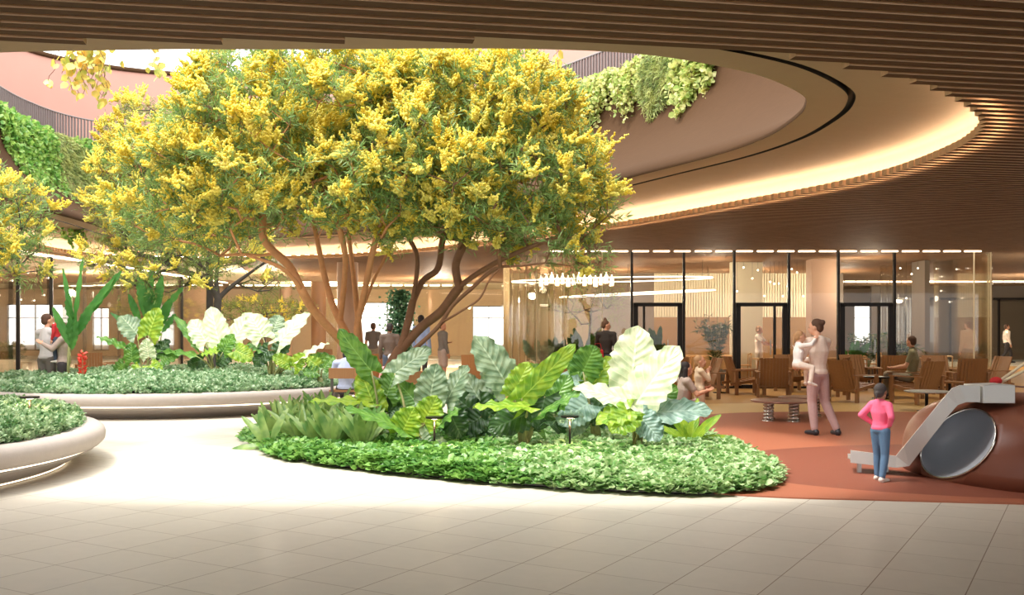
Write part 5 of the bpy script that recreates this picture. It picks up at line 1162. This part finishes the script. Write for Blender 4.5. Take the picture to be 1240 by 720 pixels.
# seated man in olive
seat = dict(pel=(0,.05,.25), wai=(0,.07,.33), che=(0,.10,.45), neb=(0,.10,.55), hea=(0,.07,.655), shL=(.11,.09,.53), shR=(-.11,.09,.53), elL=(.15,.0,.40), elR=(-.15,.0,.40), wrL=(.12,-.14,.38), wrR=(-.12,-.14,.38), hiL=(.055,.03,.25), hiR=(-.055,.03,.25), knL=(.08,-.23,.29), knR=(-.08,-.23,.29), anL=(.08,-.25,.045), anR=(-.09,-.20,.045))
person('man in an olive tee sitting in a wooden lounge chair, looking away', at(1097, 23.2, .004), R_(-112), 1.82, 'olive_cloth', 'khaki', 'short', 'pants', 'short', 'hair_brown', 'skin', 'shoe_dark', .016, headrot=(R_(-35), 0), J=dict(seat, pel=(0,.05,.27), neb=(0,.08,.60), hea=(0,.06,.71), che=(0,.09,.48), shL=(.11,.07,.57), shR=(-.11,.07,.57)))
person('man in a light blue shirt sitting on the bench behind the golden tree', at(420, 19.25, 0), R_(180), 1.8, 'lightblue', 'dark_cloth', 'long', 'pants', 'short', 'hair_dark', 'skin', 'shoe_dark', .015, headrot=(0, R_(-35)), J=dict(seat, hea=(0,-.04,.60), neb=(0,.03,.54), che=(0,.05,.44), wai=(0,.05,.33), shL=(.11,.02,.52), shR=(-.11,.02,.52)))
person('child with a white hat and pink shirt sitting behind the brown tree stems', at(474, 18.9, 0), R_(170), 1.45, 'rose_cloth', 'white_cloth', 'long', 'pants', 'cap', 'white_cloth', 'skin', 'shoe_white', .014, J=dict(seat, pel=(0,-.02,.30), hiL=(.055,-.03,.30), hiR=(-.055,-.03,.30), wai=(0,-.01,.38), che=(0,0,.50), neb=(0,0,.60), hea=(0,-.02,.71), shL=(.11,0,.575), shR=(-.11,0,.575)))
# standing people
person('tall man in a pale grey shirt seen from behind, embracing the woman at the left', at(57, 20.2), R_(160), 1.9, 'stone_cloth', 'grey_cloth', 'long', 'pants', 'short', 'hair_brown', 'skin', 'shoe_dark', .015, headrot=(R_(-20), 0), J=dict(elR=(-.14,-.09,.70), wrR=(-.10,-.2,.74), elL=(.15,-.05,.66), wrL=(.14,-.18,.68)))
person('woman in a pale top held by the tall man at the left', at(77, 20.0), R_(-80), 1.72, 'taupe_cloth', 'dark_cloth', 'long', 'pants', 'short', 'hair_brown', 'skin', 'shoe_dark', .015, headrot=(R_(-10), 0), J=dict(elL=(.14,-.09,.70), wrL=(.10,-.2,.76)))
person('small child in a red shirt lifted between the couple at the left', (at(68.5, 19.95)[0], 19.95, .93), R_(-100), .95, 'red_cloth', 'denim_dark', 'long', 'pants', 'short', 'hair_blond', 'skin', 'shoe_white', .013, child=True)
person('man in a dark tee standing furthest back before the bright window', at(452, 32), R_(170), 1.76, 'grey_cloth', 'khaki', 'short', 'pants', 'short', 'hair_brown', 'skin_tan', 'shoe_dark', .017)
person('man in a brown sweater and jeans standing with his back turned', at(472, 25), R_(185), 1.73, 'brown_cloth', 'denim_dark', 'long', 'pants', 'short', 'hair_dark', 'skin_dark', 'shoe_dark', .016)
person('tall man in a blue grey jacket standing between the brown stems', at(510, 29.6), R_(155), 1.98, 'blue_cloth', 'dark_cloth', 'long', 'pants', 'short', 'hair_dark', 'skin_dark', 'shoe_dark', .017)
person('woman in an olive blouse and pale skirt with her hair in a bun', at(536, 29.2), R_(120), 1.78, 'grey_cloth', 'taupe_cloth', 'long', 'skirt', 'bun', 'hair_brown', 'skin_tan', 'shoe_dark', .016, headrot=(R_(-70), 0), J=dict(elL=(.14,-.04,.66), wrL=(.05,-.12,.66)))
person('woman in a black jacket with her hair up, behind the largest cream leaf', at(734, 25.2), R_(160), 1.80, 'black_cloth', 'denim_dark', 'long', 'pants', 'topbun', 'hair_brown', 'skin', 'shoe_dark', .015, headrot=(R_(-60), R_(8)), J=dict(elL=(.15,-.06,.67), wrL=(.1,-.16,.62)))
hb = thing('handbag', 'red handbag held by the woman in black', 'bag', (at(724, 25.1)[0], 25.1, .82)); MB().box((-.14, -.06, 0), (.14, .06, .24)).build('pouch', M['red_cloth'], hb, bevel=.02); MB().tube([(-.1, 0, .24), (-.06, 0, .4), (.06, 0, .4), (.1, 0, .24)], .008, 6).build('strap', M['red_cloth'], hb)
person('figure in pale clothes standing behind the second glass door', at(919, 29.5), R_(60), 1.66, 'cream_cloth', 'cream_cloth', 'short', 'pants', 'short', 'hair_blond', 'skin', 'shoe_white', .018, J=dict(elR=(-.13,-.12,.70), wrR=(-.1,-.25,.66), elL=(.13,-.10,.70), wrL=(.1,-.22,.66)))
person('woman in a patterned dress standing deep in the shop behind the third door', at(1108, 33), R_(140), 1.7, 'taupe_cloth', 'taupe_cloth', 'long', 'skirt', 'long', 'hair_brown', 'skin', 'shoe_dark', .018)
person('person in a beige coat standing behind the glass corner', at(1172, 30.5), R_(200), 1.82, 'beige_cloth', 'khaki', 'long', 'pants', 'short', 'hair_brown', 'skin', 'shoe_dark', .018)
person('person in dark trousers striding along the corridor at the right edge', at(1219, 44.5), R_(90), 1.74, 'cream_cloth', 'dark_cloth', 'long', 'pants', 'short', 'hair_brown', 'skin', 'shoe_dark', .02, J=dict(knL=(.05,-.13,.30), anL=(.05,-.14,.06), knR=(-.05,.05,.28), anR=(-.05,.22,.08)))
